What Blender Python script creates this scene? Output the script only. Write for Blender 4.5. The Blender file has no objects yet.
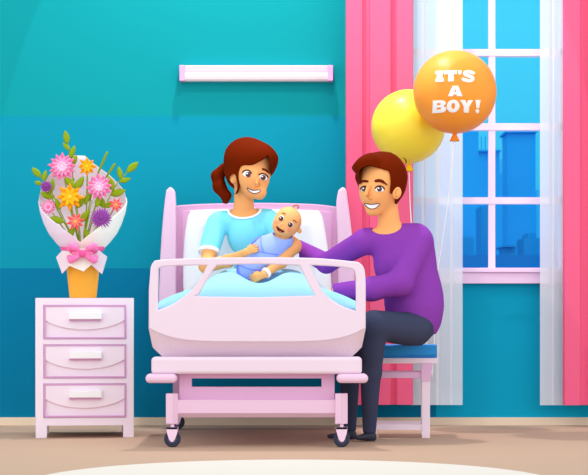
import bpy, bmesh, math, random
import numpy as np
from mathutils import Vector, Matrix

random.seed(4)
SC = bpy.context.scene
COL = SC.collection

# ------------------------------------------------------------------ camera, world, lights, exposure
F, CX, HZ, CH, DW = 1931.0, 294.0, 310.0, 0.619, 10.4   # focal px, centre column, horizon row, eye height, distance to the wall
cam = bpy.data.cameras.new('camera')
cam.sensor_width = 36.0
cam.lens = F / 588 * 36
cam.shift_y = (HZ - 237.5) / 588
cam.clip_end = 2500
camo = bpy.data.objects.new('camera', cam)
camo.location = (0, -DW, CH)
camo.rotation_euler = (math.pi / 2, 0, 0)
COL.objects.link(camo)
SC.camera = camo

def lin(h):
    h = h.lstrip('#')
    out = []
    for i in (0, 2, 4):
        c = int(h[i:i + 2], 16) / 255
        out.append(c / 12.92 if c <= 0.04045 else ((c + 0.055) / 1.055) ** 2.4)
    return out

w = bpy.data.worlds.new('world')
SC.world = w
w.use_nodes = True
nt = w.node_tree
nt.nodes.clear()
out = nt.nodes.new('ShaderNodeOutputWorld')
bg_room = nt.nodes.new('ShaderNodeBackground')
bg_sky = nt.nodes.new('ShaderNodeBackground')
mixs = nt.nodes.new('ShaderNodeMixShader')
geo = nt.nodes.new('ShaderNodeTexCoord')
sep = nt.nodes.new('ShaderNodeSeparateXYZ')
nt.links.new(geo.outputs['Generated'], sep.inputs[0])
ramp = nt.nodes.new('ShaderNodeValToRGB')            # sky over the town: deeper blue at the horizon, bright higher up
mp = nt.nodes.new('ShaderNodeMapRange')
mp.inputs[1].default_value = 0.0
mp.inputs[2].default_value = 0.17
nt.links.new(sep.outputs['Z'], mp.inputs[0])
nt.links.new(mp.outputs[0], ramp.inputs[0])
ramp.color_ramp.elements[0].position = 0.35
ramp.color_ramp.elements[0].color = (*lin('#35bcf0'), 1)
ramp.color_ramp.elements[1].position = 0.85
ramp.color_ramp.elements[1].color = (*lin('#45d8ff'), 1)
nt.links.new(ramp.outputs[0], bg_sky.inputs[0])
bg_sky.inputs[1].default_value = 1.0
bg_room.inputs[0].default_value = (0.955, 0.99, 1.03, 1)
front = nt.nodes.new('ShaderNodeMapRange')            # added front fill: background strengthened on the viewer's side to lift upright faces
front.inputs[1].default_value = 0.0
front.inputs[2].default_value = -1.0
front.inputs[3].default_value = 1.22
front.inputs[4].default_value = 1.68
nt.links.new(sep.outputs['Y'], front.inputs[0])
nt.links.new(front.outputs[0], bg_room.inputs[1])
side = nt.nodes.new('ShaderNodeMath')
side.operation = 'GREATER_THAN'
side.inputs[1].default_value = 0.5
nt.links.new(sep.outputs['Y'], side.inputs[0])
nt.links.new(side.outputs[0], mixs.inputs[0])
nt.links.new(bg_room.outputs[0], mixs.inputs[1])
nt.links.new(bg_sky.outputs[0], mixs.inputs[2])
nt.links.new(mixs.outputs[0], out.inputs[0])

def area(name, loc, size, power, color=(1, 1, 1), target=None):
    l = bpy.data.lights.new(name, 'AREA')
    l.shape = 'DISK'
    l.size = size
    l.energy = power
    l.color = color
    o = bpy.data.objects.new(name, l)
    o.location = loc
    if target:
        o.rotation_euler = (Vector(target) - Vector(loc)).to_track_quat('-Z', 'Y').to_euler()
    COL.objects.link(o)
    return o

area('overhead_key', (-0.15, -0.75, 4.2), 0.12, 72, (1.0, 0.98, 0.96))  # added out-of-view key light, placed to throw the floor shadows
def spot(name, loc, target, angle, power, color):
    l = bpy.data.lights.new(name, 'SPOT')
    l.energy = power
    l.spot_size = angle
    l.spot_blend = 0.0
    l.shadow_soft_size = 0.01
    l.color = color
    o = bpy.data.objects.new(name, l)
    o.location = loc
    o.rotation_euler = (Vector(target) - Vector(loc)).to_track_quat('-Z', 'Y').to_euler()
    COL.objects.link(o)
    return o
spot('wall_fill_spot', (0.05, -1.9, 4.0), (0.05, 0, 2.15), math.radians(58), 95, (1, 1, 1))  # added out-of-view spot, draws the curved bright edge on the wall

vs = SC.view_settings
vs.view_transform = 'Standard'
vs.look = 'None'
vs.exposure = 0.0
vs.gamma = 1.0
vs.use_curve_mapping = False
try:
    SC.cycles.max_bounces = 8
    SC.cycles.transparent_max_bounces = 16
except Exception:
    pass

# ------------------------------------------------------------------ materials
MATS = {}
def mat(name, hexc, rough=0.7, spec=0.05, gain=1.0, bump=0.0):
    if name in MATS:
        return MATS[name]
    m = bpy.data.materials.new(name)
    m.use_nodes = True
    b = m.node_tree.nodes['Principled BSDF']
    c = [min(0.97, v * gain) for v in lin(hexc)]
    b.inputs['Base Color'].default_value = (*c, 1)
    b.inputs['Roughness'].default_value = rough
    b.inputs['Specular IOR Level'].default_value = spec
    if bump:
        n = m.node_tree.nodes.new('ShaderNodeTexNoise')
        n.inputs['Scale'].default_value = 300
        bp = m.node_tree.nodes.new('ShaderNodeBump')
        bp.inputs['Strength'].default_value = bump
        bp.inputs['Distance'].default_value = 0.002
        m.node_tree.links.new(n.outputs[0], bp.inputs['Height'])
        m.node_tree.links.new(bp.outputs[0], b.inputs['Normal'])
    MATS[name] = m
    return m

# ------------------------------------------------------------------ object helpers
def s_of(d): return d / F
def W(px, py, d):                       # picture column and row at a distance -> place in the room
    return Vector(((px - CX) * d / F, d - DW, CH + (HZ - py) * d / F))

def tag(o, label=None, cat=None, group=None, kind=None):
    if label: o['label'] = label
    if cat: o['category'] = cat
    if group: o['group'] = group
    if kind: o['kind'] = kind
    return o

def thing(name, loc, label, cat, group=None):
    o = bpy.data.objects.new(name, None)
    o.empty_display_size = 0.05
    o.location = loc
    COL.objects.link(o)
    return tag(o, label, cat, group)

def origin_of(o):
    v = Vector((0, 0, 0))
    while o is not None:
        v += o.location
        o = o.parent
    return v

def link_mesh(name, me, m, parent=None, smooth=True):
    """me holds room coordinates; the object's origin goes to its parent's base, or to its own base"""
    n = len(me.vertices)
    co = np.empty(n * 3, np.float32)
    me.vertices.foreach_get('co', co)
    co = co.reshape(-1, 3)
    if parent is not None:
        org = origin_of(parent)
        loc = Vector((0, 0, 0))
    else:
        lo, hi = co.min(0), co.max(0)
        org = Vector(((lo[0] + hi[0]) / 2, (lo[1] + hi[1]) / 2, lo[2]))
        loc = org
    co = co - np.array(org, np.float32)
    me.vertices.foreach_set('co', co.ravel())
    if m is not None:
        me.materials.clear()
        for mm in (m if isinstance(m, (list, tuple)) else [m]):
            me.materials.append(mm)
    if smooth:
        me.polygons.foreach_set('use_smooth', np.ones(len(me.polygons), bool))
    me.update()
    o = bpy.data.objects.new(name, me)
    o.location = loc
    COL.objects.link(o)
    if parent is not None:
        o.parent = parent
    return o

def bm_obj(name, bm, m, parent=None, smooth=False):
    bmesh.ops.recalc_face_normals(bm, faces=bm.faces[:])
    me = bpy.data.meshes.new(name)
    bm.to_mesh(me)
    bm.free()
    return link_mesh(name, me, m, parent, smooth)

def box(bm, x0, x1, y0, y1, z0, z1, bev=0.0, seg=3):
    t = bmesh.new()
    vs_ = [t.verts.new((x, y, z)) for x in (x0, x1) for y in (y0, y1) for z in (z0, z1)]
    for f in ((0, 1, 3, 2), (4, 6, 7, 5), (0, 4, 5, 1), (2, 3, 7, 6), (0, 2, 6, 4), (1, 5, 7, 3)):
        t.faces.new([vs_[i] for i in f])
    bmesh.ops.recalc_face_normals(t, faces=t.faces[:])
    if bev > 0:
        bmesh.ops.bevel(t, geom=t.edges[:], offset=bev, segments=seg, affect='EDGES', profile=0.5)
    merge(bm, t)

def merge(bm, t):
    mp_ = {}
    for v in t.verts: mp_[v] = bm.verts.new(v.co)
    for f in t.faces:
        try: bm.faces.new([mp_[v] for v in f.verts])
        except ValueError: pass
    t.free()

def pbox(bm, px0, px1, py0, py1, d0, d1, bev=0.0, seg=3):   # front face fills the picture box at distance d0, straight back to d1
    a, b = W(px0, py1, d0), W(px1, py0, d0)
    box(bm, a.x, b.x, d0 - DW, d1 - DW, a.z, b.z, bev, seg)

def pbox_obj(name, px0, px1, py0, py1, d0, d1, m, parent=None, bev=0.0, seg=3):
    bm = bmesh.new()
    pbox(bm, px0, px1, py0, py1, d0, d1, bev, seg)
    return bm_obj(name, bm, m, parent, smooth=False)

def box_obj(name, x0, x1, y0, y1, z0, z1, m, parent=None, bev=0.0):
    bm = bmesh.new()
    box(bm, x0, x1, y0, y1, z0, z1, bev)
    return bm_obj(name, bm, m, parent)

def loft(bm, rows, closed=False, cap=False):
    rv = [[bm.verts.new(p) for p in r] for r in rows]
    n = len(rv[0])
    for a, b in zip(rv, rv[1:]):
        for i in range(n if closed else n - 1):
            j = (i + 1) % n
            bm.faces.new((a[i], a[j], b[j], b[i]))
    if cap:
        bm.faces.new(rv[0][::-1])
        bm.faces.new(rv[-1])
    return rv

def tube(bm, pts, rad, n=10, caps=True):
    pts = [Vector(p) for p in pts]
    rads = rad if isinstance(rad, (list, tuple)) else [rad] * len(pts)
    rows = []
    up = Vector((0.13, 0.31, 0.94))
    for i, p in enumerate(pts):
        t = (pts[min(i + 1, len(pts) - 1)] - pts[max(i - 1, 0)]).normalized()
        a = up - t * up.dot(t)
        if a.length < 1e-4: a = Vector((1, 0, 0)) - t * t.x
        a.normalize()
        up = a
        b = t.cross(a)
        rows.append([p + (a * math.cos(2 * math.pi * k / n) + b * math.sin(2 * math.pi * k / n)) * rads[i] for k in range(n)])
    loft(bm, rows, True, caps)

def lathe(bm, prof, c, n=32, axis='z'):
    rows = []
    for r, h in prof:
        ring = []
        for k in range(n):
            a = 2 * math.pi * k / n
            u, v = r * math.cos(a), r * math.sin(a)
            ring.append({'z': (c[0] + u, c[1] + v, c[2] + h), 'x': (c[0] + h, c[1] + u, c[2] + v), 'y': (c[0] + u, c[1] + h, c[2] + v)}[axis])
        rows.append(ring)
    loft(bm, rows, True, True)

def cr(pts, n=6, closed=True):          # Catmull-Rom smoothing of a point list
    P = [np.array(p, float) for p in pts]
    N = len(P)
    res = []
    rng = range(N if closed else N - 1)
    for i in rng:
        g = (lambda k: P[k % N]) if closed else (lambda k: P[max(0, min(N - 1, k))])
        p0, p1, p2, p3 = g(i - 1), g(i), g(i + 1), g(i + 2)
        for j in range(n):
            t = j / n
            res.append(0.5 * (2 * p1 + (p2 - p0) * t + (2 * p0 - 5 * p1 + 4 * p2 - p3) * t * t + (3 * p1 - p0 - 3 * p2 + p3) * t ** 3))
    if not closed: res.append(P[-1])
    return [tuple(r) for r in res]

def plate(name, polys, d, thick, bev, m, parent=None, smooth=False):
    """solid plate with holes from outlines on the face at distance d, thick towards the wall"""
    cu = bpy.data.curves.new('tmp', 'CURVE')
    cu.dimensions = '2D'
    cu.fill_mode = 'BOTH'
    cu.extrude = max(thick / 2 - bev, 0.0005)
    cu.bevel_depth = bev
    cu.bevel_resolution = 2
    cu.offset = -bev
    for poly in polys:
        sp = cu.splines.new('POLY')
        sp.points.add(len(poly) - 1)
        for q, (px, py) in zip(sp.points, poly):
            v = W(px, py, d)
            q.co = (v.x, v.z, 0, 1)
        sp.use_cyclic_u = True
    to = bpy.data.objects.new('tmp', cu)
    COL.objects.link(to)
    bpy.context.view_layer.update()
    me = bpy.data.meshes.new_from_object(to.evaluated_get(bpy.context.evaluated_depsgraph_get()))
    bpy.data.objects.remove(to)
    bm = bmesh.new()
    bm.from_mesh(me)
    bpy.data.meshes.remove(me)
    y0 = d - DW + thick / 2
    for v in bm.verts:
        x, z, t = v.co
        v.co = (x, y0 - t, z)
    bmesh.ops.remove_doubles(bm, verts=bm.verts[:], dist=1e-5)
    return bm_obj(name, bm, m, parent, smooth)

# ------------------------------------------------------------------ sculpting kit: smooth solids as signed distances
class Fr:                                # a modelling frame at a distance, in picture-sized units
    def __init__(s, d): s.d, s.s = d, d / F
    def q(s, px, dep, py):
        f = 1 + dep * s.s / s.d
        return (CX + (px - CX) * f, dep, HZ + (py - HZ) * f)
    def world(s, v):
        o = np.empty_like(v)
        o[:, 0] = (v[:, 0] - CX) * s.s
        o[:, 1] = s.d - DW + v[:, 1] * s.s
        o[:, 2] = CH + (HZ - v[:, 2]) * s.s
        return o

def E(fr, px, dep, py, rx, ry, rz, rot=0.0, k=5.0, g=0.0):
    c = fr.q(px, dep, py)
    r = (rx + g, ry + g, rz + g)
    ca, sa = math.cos(math.radians(rot)), math.sin(math.radians(rot))
    def fn(X, Y, Z):
        x, y, z = X - c[0], Y - c[1], Z - c[2]
        u, v = ca * x + sa * z, -sa * x + ca * z
        k0 = np.sqrt((u / r[0]) ** 2 + (y / r[1]) ** 2 + (v / r[2]) ** 2) + 1e-6
        k1 = np.sqrt((u / r[0] ** 2) ** 2 + (y / r[1] ** 2) ** 2 + (v / r[2] ** 2) ** 2) + 1e-6
        return k0 * (k0 - 1) / k1
    m_ = max(r[0], r[2]) if rot else None
    bx = (m_ or r[0], r[1], m_ or r[2])
    return (fn, [c[i] - bx[i] for i in range(3)], [c[i] + bx[i] for i in range(3)], k)

def C(fr, a, b, ra, rb, k=5.0, g=0.0):
    a, b = np.array(fr.q(*a)), np.array(fr.q(*b))
    ra, rb = ra + g, rb + g
    ab = b - a
    L2 = float(ab @ ab) + 1e-9
    def fn(X, Y, Z):
        x, y, z = X - a[0], Y - a[1], Z - a[2]
        t = np.clip((x * ab[0] + y * ab[1] + z * ab[2]) / L2, 0, 1)
        return np.sqrt((x - t * ab[0]) ** 2 + (y - t * ab[1]) ** 2 + (z - t * ab[2]) ** 2) - (ra + (rb - ra) * t)
    R = max(ra, rb)
    return (fn, list(np.minimum(a, b) - R), list(np.maximum(a, b) + R), k)

def chain(fr, pts, k=5.0, g=0.0):        # pts: (px, dep, py, r)
    return [C(fr, p[:3], q[:3], p[3], q[3], k, g) for p, q in zip(pts, pts[1:])]

class Grid:
    def __init__(s, lo, hi, res):
        s.ax = [np.arange(lo[i], hi[i] + res, res, dtype=np.float32) for i in range(3)]
        s.res = res
    def xyz(s, sl=None):
        a = s.ax if sl is None else [s.ax[i][sl[i]] for i in range(3)]
        return a[0][:, None, None], a[1][None, :, None], a[2][None, None, :]
    def shape(s): return tuple(len(a) for a in s.ax)

def bounds(prims, pad=3):
    lo = [min(p[1][i] for p in prims) - pad for i in range(3)]
    hi = [max(p[2][i] for p in prims) + pad for i in range(3)]
    return lo, hi

def evaluate(g, prims, margin=6.0):
    D = np.full(g.shape(), 50.0, np.float32)
    for fn, lo, hi, k in prims:
        sl = []
        for i in range(3):
            a = np.searchsorted(g.ax[i], lo[i] - margin - k)
            b = np.searchsorted(g.ax[i], hi[i] + margin + k)
            sl.append(slice(a, b))
        if any(q.start >= q.stop for q in sl): continue
        sl = tuple(sl)
        n = fn(*g.xyz(sl)).astype(np.float32)
        o = D[sl]
        if k > 0:
            h = np.clip(0.5 + 0.5 * (o - n) / k, 0, 1)
            D[sl] = o + (n - o) * h - k * h * (1 - h)
        else:
            D[sl] = np.minimum(o, n)
    return D

def poly_sd(xs, zs, poly):
    X, Z = xs[:, None].astype(np.float64), zs[None, :].astype(np.float64)
    P = np.array(poly, float)
    dmin = np.full((len(xs), len(zs)), 1e18)
    inside = np.zeros(dmin.shape, bool)
    for a, b in zip(P, np.roll(P, -1, 0)):
        e = b - a
        L = e @ e + 1e-12
        wx, wz = X - a[0], Z - a[1]
        t = np.clip((wx * e[0] + wz * e[1]) / L, 0, 1)
        dmin = np.minimum(dmin, (wx - t * e[0]) ** 2 + (wz - t * e[1]) ** 2)
        c = (a[1] > Z) != (b[1] > Z)
        with np.errstate(divide='ignore', invalid='ignore'):
            xc = (b[0] - a[0]) * (Z - a[1]) / ((b[1] - a[1]) if b[1] != a[1] else 1e-12) + a[0]
        inside ^= c & (X < xc)
    d = np.sqrt(dmin)
    return np.where(inside, -d, d).astype(np.float32)

def stroke_sd(xs, zs, pts, r):
    X, Z = xs[:, None].astype(np.float64), zs[None, :].astype(np.float64)
    best = np.full((len(xs), len(zs)), 1e9)
    n = len(pts)
    for i in range(n - 1):
        a, b = np.array(pts[i], float), np.array(pts[i + 1], float)
        e = b - a
        L = e @ e + 1e-12
        t = np.clip(((X - a[0]) * e[0] + (Z - a[1]) * e[1]) / L, 0, 1)
        dd = np.sqrt((X - a[0] - t * e[0]) ** 2 + (Z - a[1] - t * e[1]) ** 2)
        if isinstance(r, (tuple, list)):
            rr = r[i] + (r[i + 1] - r[i]) * t
        else: rr = r
        best = np.minimum(best, dd - rr)
    return best.astype(np.float32)

def nets(D, g):
    S = D < 0
    nx, ny, nz = D.shape
    cnt = np.zeros((nx - 1, ny - 1, nz - 1), np.uint8)
    offs = [(i, j, k) for i in (0, 1) for j in (0, 1) for k in (0, 1)]
    for i, j, k in offs:
        cnt += S[i:nx - 1 + i, j:ny - 1 + j, k:nz - 1 + k]
    I, J, K = np.nonzero((cnt > 0) & (cnt < 8))
    idx = np.full(cnt.shape, -1, np.int32)
    idx[I, J, K] = np.arange(len(I))
    vals = {o: D[I + o[0], J + o[1], K + o[2]] for o in offs}
    acc = np.zeros((len(I), 3))
    num = np.zeros(len(I))
    for a in offs:
        for ax in range(3):
            if a[ax]: continue
            b = list(a); b[ax] = 1; b = tuple(b)
            va, vb = vals[a], vals[b]
            m_ = (va < 0) != (vb < 0)
            t = np.where(m_, va / np.where(m_, va - vb, 1), 0)
            p = np.tile(np.array(a, float), (len(I), 1))
            p[:, ax] += t
            acc += p * m_[:, None]
            num += m_
    v = acc / num[:, None] + np.stack([I, J, K], 1)
    v = v * g.res + np.array([g.ax[0][0], g.ax[1][0], g.ax[2][0]])
    Q = []
    for ax in range(3):
        sl0 = [slice(1, n - 1) for n in (nx, ny, nz)]
        sl1 = list(sl0)
        sl0[ax] = slice(0, (nx, ny, nz)[ax] - 1)
        sl1[ax] = slice(1, (nx, ny, nz)[ax])
        A, B = S[tuple(sl0)], S[tuple(sl1)]
        e = np.nonzero(A != B)
        off = [1, 1, 1]; off[ax] = 0
        p = [e[i] + off[i] for i in range(3)]
        u, w_ = [i for i in range(3) if i != ax]
        def cell(du, dw):
            c = [p[0].copy(), p[1].copy(), p[2].copy()]
            c[u] = c[u] - du; c[w_] = c[w_] - dw
            return idx[c[0], c[1], c[2]]
        q = np.stack([cell(1, 1), cell(0, 1), cell(0, 0), cell(1, 0)], 1)
        flip = A[e] if ax != 1 else ~A[e]
        q[flip] = q[flip][:, ::-1]
        Q.append(q)
    q = np.concatenate(Q)
    q = q[(q >= 0).all(1)]
    return v, q

def largest(v, q):
    lab = np.arange(len(v))
    while True:
        mn = lab[q].min(1)
        new = lab.copy()
        for i in range(4): np.minimum.at(new, q[:, i], mn)
        new = new[new]
        if (new == lab).all(): break
        lab = new
    u, c = np.unique(lab, return_counts=True)
    if len(u) == 1: return v, q
    keep = lab == u[c.argmax()]
    ix = np.cumsum(keep) - 1
    return v[keep], ix[q[keep[q[:, 0]]]]

def sd_mesh(name, D, g, fr, m, parent=None, relax=0, one=False):
    v, q = nets(D, g)
    if one and len(v): v, q = largest(v, q)
    if len(v) == 0:
        raise RuntimeError('empty solid ' + name)
    for _ in range(relax):
        a = np.zeros_like(v); n = np.zeros(len(v))
        for i in range(4):
            j = (i + 1) % 4
            np.add.at(a, q[:, i], v[q[:, j]]); np.add.at(n, q[:, i], 1)
            np.add.at(a, q[:, j], v[q[:, i]]); np.add.at(n, q[:, j], 1)
        v = v * 0.5 + 0.5 * a / np.maximum(n, 1)[:, None]
    v = fr.world(v)
    vol = np.einsum('ij,ij->', v[q[:, 0]], np.cross(v[q[:, 1]], v[q[:, 2]])) + np.einsum('ij,ij->', v[q[:, 0]], np.cross(v[q[:, 2]], v[q[:, 3]]))
    if vol < 0: q = q[:, ::-1]
    me = bpy.data.meshes.new(name)
    me.vertices.add(len(v)); me.loops.add(len(q) * 4); me.polygons.add(len(q))
    me.vertices.foreach_set('co', v.astype(np.float32).ravel())
    me.loops.foreach_set('vertex_index', np.ascontiguousarray(q).ravel().astype(np.int32))
    me.polygons.foreach_set('loop_start', np.arange(0, len(q) * 4, 4, dtype=np.int32))
    try: me.polygons.foreach_set('loop_total', np.full(len(q), 4, dtype=np.int32))
    except Exception: pass
    me.update(calc_edges=True)
    return link_mesh(name, me, m, parent)

def solid(name, prims, fr, m, parent=None, res=0.7, relax=1):
    g = Grid(*bounds(prims), res)
    return sd_mesh(name, evaluate(g, prims), g, fr, m, parent, relax)

def decal(name, prims, fr, m, parent, polys=(), strokes=(), holes=(), dep=-22, yr=(-45, 0), t=0.5, off=0.0, res=0.3, grow=0.0, relax=1):
    """a thin shell lying on the surface of a solid, cut to outlines seen from the front"""
    f = lambda p: fr.q(p[0], dep, p[1])[0::2]
    polys = [[f(p) for p in pl] for pl in polys]
    holes = [[f(p) for p in pl] for pl in holes]
    strokes = [([f(p) for p in pl], r) for pl, r in strokes]
    allp = [p for pl in polys for p in pl] + [p for pl, r in strokes for p in pl]
    mr = max([0] + [max(r) if isinstance(r, (tuple, list)) else r for _, r in strokes]) + 1.5 + grow
    xs = [p[0] for p in allp]; zs = [p[1] for p in allp]
    lo = (min(xs) - mr, yr[0], min(zs) - mr); hi = (max(xs) + mr, yr[1], max(zs) + mr)
    g = Grid(lo, hi, res)
    D = evaluate(g, prims)
    P = np.full((len(g.ax[0]), len(g.ax[2])), 1e3, np.float32)
    for pl in polys: P = np.minimum(P, poly_sd(g.ax[0], g.ax[2], pl) - grow)
    for pl, r in strokes: P = np.minimum(P, stroke_sd(g.ax[0], g.ax[2], pl, r))
    for pl in holes: P = np.maximum(P, -poly_sd(g.ax[0], g.ax[2], pl))
    sh = np.abs(D - off) - t
    return sd_mesh(name, np.maximum(sh, P[:, None, :]), g, fr, m, parent, relax, one=name != 'lettering')

def circ(cx, cy, rx, ry=None, rot=0, n=24):
    ry = ry or rx
    ca, sa = math.cos(math.radians(rot)), math.sin(math.radians(rot))
    return [(cx + rx * math.cos(t) * ca - ry * math.sin(t) * sa, cy + rx * math.cos(t) * sa + ry * math.sin(t) * ca) for t in [2 * math.pi * i / n for i in range(n)]]

# ------------------------------------------------------------------ the setting
def band_material():
    m = bpy.data.materials.new('banded_wall_paint')
    m.use_nodes = True
    t = m.node_tree
    b = t.nodes['Principled BSDF']
    b.inputs['Roughness'].default_value = 0.9
    b.inputs['Specular IOR Level'].default_value = 0.05
    g = t.nodes.new('ShaderNodeNewGeometry')
    s = t.nodes.new('ShaderNodeSeparateXYZ')
    t.links.new(g.outputs['Position'], s.inputs[0])
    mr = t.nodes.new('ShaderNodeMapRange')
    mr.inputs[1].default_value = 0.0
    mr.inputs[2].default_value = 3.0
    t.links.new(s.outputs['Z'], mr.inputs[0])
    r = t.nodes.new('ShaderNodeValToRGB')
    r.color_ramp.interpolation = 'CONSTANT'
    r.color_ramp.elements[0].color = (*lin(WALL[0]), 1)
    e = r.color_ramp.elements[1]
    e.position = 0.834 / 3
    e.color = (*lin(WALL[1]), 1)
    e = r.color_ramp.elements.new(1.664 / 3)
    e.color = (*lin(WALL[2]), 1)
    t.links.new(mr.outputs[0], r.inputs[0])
    # lighter teal under and right of the window, offsetting shade from sill and curtains
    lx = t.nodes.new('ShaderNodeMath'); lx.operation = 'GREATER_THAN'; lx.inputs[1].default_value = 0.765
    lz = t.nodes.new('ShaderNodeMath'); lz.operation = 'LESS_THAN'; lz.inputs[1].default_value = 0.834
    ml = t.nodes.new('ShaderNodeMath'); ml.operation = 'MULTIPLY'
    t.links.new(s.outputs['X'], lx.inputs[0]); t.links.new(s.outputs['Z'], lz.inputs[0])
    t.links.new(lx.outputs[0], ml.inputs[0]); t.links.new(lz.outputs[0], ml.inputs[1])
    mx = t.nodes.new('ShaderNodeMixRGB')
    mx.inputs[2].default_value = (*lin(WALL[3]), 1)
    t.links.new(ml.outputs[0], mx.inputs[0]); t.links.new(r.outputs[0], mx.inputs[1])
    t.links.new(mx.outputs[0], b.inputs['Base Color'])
    return m
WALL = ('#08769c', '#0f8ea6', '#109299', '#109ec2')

OPEN = (W(406, 0, DW).x, W(570, 0, DW).x, W(0, 268.5, DW).z, 2.62)
bm = bmesh.new()
x0, x1, z0, z1 = OPEN
box(bm, -4.2, x0, 0, 0.2, 0, 3.05)
box(bm, x1, 4.2, 0, 0.2, 0, 3.05)
box(bm, x0, x1, 0, 0.2, 0, z0)
box(bm, x0, x1, 0, 0.2, z1, 3.05)
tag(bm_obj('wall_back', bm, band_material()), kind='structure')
tag(box_obj('floor', -4.2, 4.2, -8.5, 0.2, -0.1, 0, mat('floor_tan', '#be9f88', 0.8, 0.05)), kind='structure')
tag(box_obj('baseboard_back', -4.2, 4.2, -0.02, 0, 0, W(0, 417.3, DW).z, mat('baseboard_cream', '#e8d6bd')), kind='structure')

m_frame = mat('window_white', '#fbe6fb', 0.5)
win = bpy.data.objects.new('window_1', None)
win.location = ((x0 + x1) / 2, 0.1, z0)
COL.objects.link(win)
tag(win, kind='structure')
bm = bmesh.new()
fw = 0.045
box(bm, x0, x0 + fw, 0.05, 0.12, z0, z1)
box(bm, x1 - fw, x1, 0.05, 0.12, z0, z1)
box(bm, x0, x1, 0.05, 0.12, z1 - fw, z1)
box(bm, x0, x1, 0.05, 0.12, z0 - 0.01, W(0, 267.6, DW).z)
bm_obj('frame', bm, m_frame, win)
pbox_obj('mullion', 488.6, 495.3, -60, 269, DW + 0.055, DW + 0.085, m_frame, win)
for a, b in ((49, 55.8), (123.2, 130), (197.2, 203.8)):
    pbox_obj('glazing_bar', 406.6, 569.6, a, b, DW + 0.05, DW + 0.12, m_frame, win)
def glass_material():
    m = bpy.data.materials.new('window_glass')
    m.use_nodes = True
    t = m.node_tree
    t.nodes.clear()
    o = t.nodes.new('ShaderNodeOutputMaterial')
    a = t.nodes.new('ShaderNodeBsdfTransparent')
    a.inputs[0].default_value = (0.96, 0.985, 1, 1)
    gl = t.nodes.new('ShaderNodeBsdfGlossy')
    gl.inputs['Roughness'].default_value = 0.05
    mx = t.nodes.new('ShaderNodeMixShader')
    mx.inputs[0].default_value = 0.004
    t.links.new(a.outputs[0], mx.inputs[1]); t.links.new(gl.outputs[0], mx.inputs[2]); t.links.new(mx.outputs[0], o.inputs[0])
    return m
box_obj('glass', x0 + 0.02, x1 - 0.02, 0.082, 0.088, z0, z1 - 0.02, glass_material(), win)
sx0, sx1 = W(402, 0, DW).x, W(574, 0, DW).x
bm = bmesh.new()
box(bm, sx0, sx1, -0.055, 0.05, W(0, 272.6, DW).z, W(0, 268, DW).z, 0.004)
box(bm, sx0 + 0.015, sx1 - 0.015, -0.04, 0.0, W(0, 283.6, DW).z, W(0, 272.6, DW).z, 0.003)
tag(bm_obj('trim_1', bm, mat('sill_lilac', '#f5d5f6', 0.5)), kind='structure')

# outside: the town across the water
tag(box_obj('ground_outside', -300, 400, 16, 900, -1.5, -1.2, mat('outside_ground', '#1674c0', 0.9)), kind='structure')
mb_far, mb_mid, mb_near = mat('building_blue', '#149de2', 0.9, 0), mat('building_light_blue', '#30b4e8', 0.9, 0), mat('building_deep_blue', '#0d86cc', 0.9, 0)
m_bwin = mat('building_window', '#2cacec', 0.9, 0)
def building(px0, px1, top, d, m, label, cols=0, rows=0, cornice=False, steps=(), mast=None):
    a = W(px0, 0, d); b = W(px1, 0, d)
    t = thing('building', ((a.x + b.x) / 2, d - DW, -1.2), label, 'building', 'buildings outside the window')
    ztop = W(0, top, d).z
    bm = bmesh.new()
    box(bm, a.x, b.x, d - DW, d - DW + 2.4, -1.2, ztop)
    bm_obj('tower', bm, m, t)
    for q0, q1, qt in steps:
        pbox_obj('upper_storey', q0, q1, qt, top, d + 0.2, d + 2.2, m, t)
    if cornice:
        pbox_obj('roof_ledge', px0 - 1.6, px1 + 1.6, top - 0.8, top + 0.9, d - 0.3, d + 2.7, m, t)
    if mast:
        for q in mast: pbox_obj('mast', q - 0.35, q + 0.35, top - 14, top, d + 1.2, d + 1.4, m, t)
    return t
building(440, 478.5, 130.5, 92, mb_far, 'tall flat-topped blue building whose roof is just under the orange balloon')
building(466, 499.5, 150.5, 109, mb_far, 'blue building with a lower roof crossed by the window mullion', cornice=True, mast=(481.5, 485.5))
building(507.5, 535.5, 131.5, 97, mb_far, 'tall blue building with a roof ledge, in the pane right of the mullion', cornice=True)
building(496, 512, 174, 122, mb_far, 'narrow blue block with a railing of masts, left of the ledged tower', mast=(499.5, 501.5, 503.5, 505.5))
building(536.5, 560, 190, 126, mb_mid, 'pale blue block at the right side, partly behind the sheer curtain')
building(452, 474, 237, 76, mb_near, 'low deep blue block at the bottom left corner of the lowest left pane')
building(481.5, 496, 206, 80, mb_near, 'slim deep blue tower directly behind the window mullion')
building(506, 515, 246, 71, mb_near, 'smallest deep blue block standing alone in the lowest right pane', cornice=True)
building(524, 556, 238, 76, mb_near, 'broad low deep blue block at the lowest right pane edge', steps=((528, 536, 233),))
building(414, 434, 205, 88, mb_far, 'mid-height blue building seen only through the left sheer curtain')
bm = bmesh.new()
a, b = W(200, 300, 69), W(860, 255, 69)
box(bm, a.x, b.x, 58.6, 59.2, -1.2, b.z)
tag(bm_obj('quay_wall', bm, mat('quay_blue', '#0d72bb', 0.9, 0)), 'long low dark blue wall along the foot of the buildings outside', 'wall')

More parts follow.
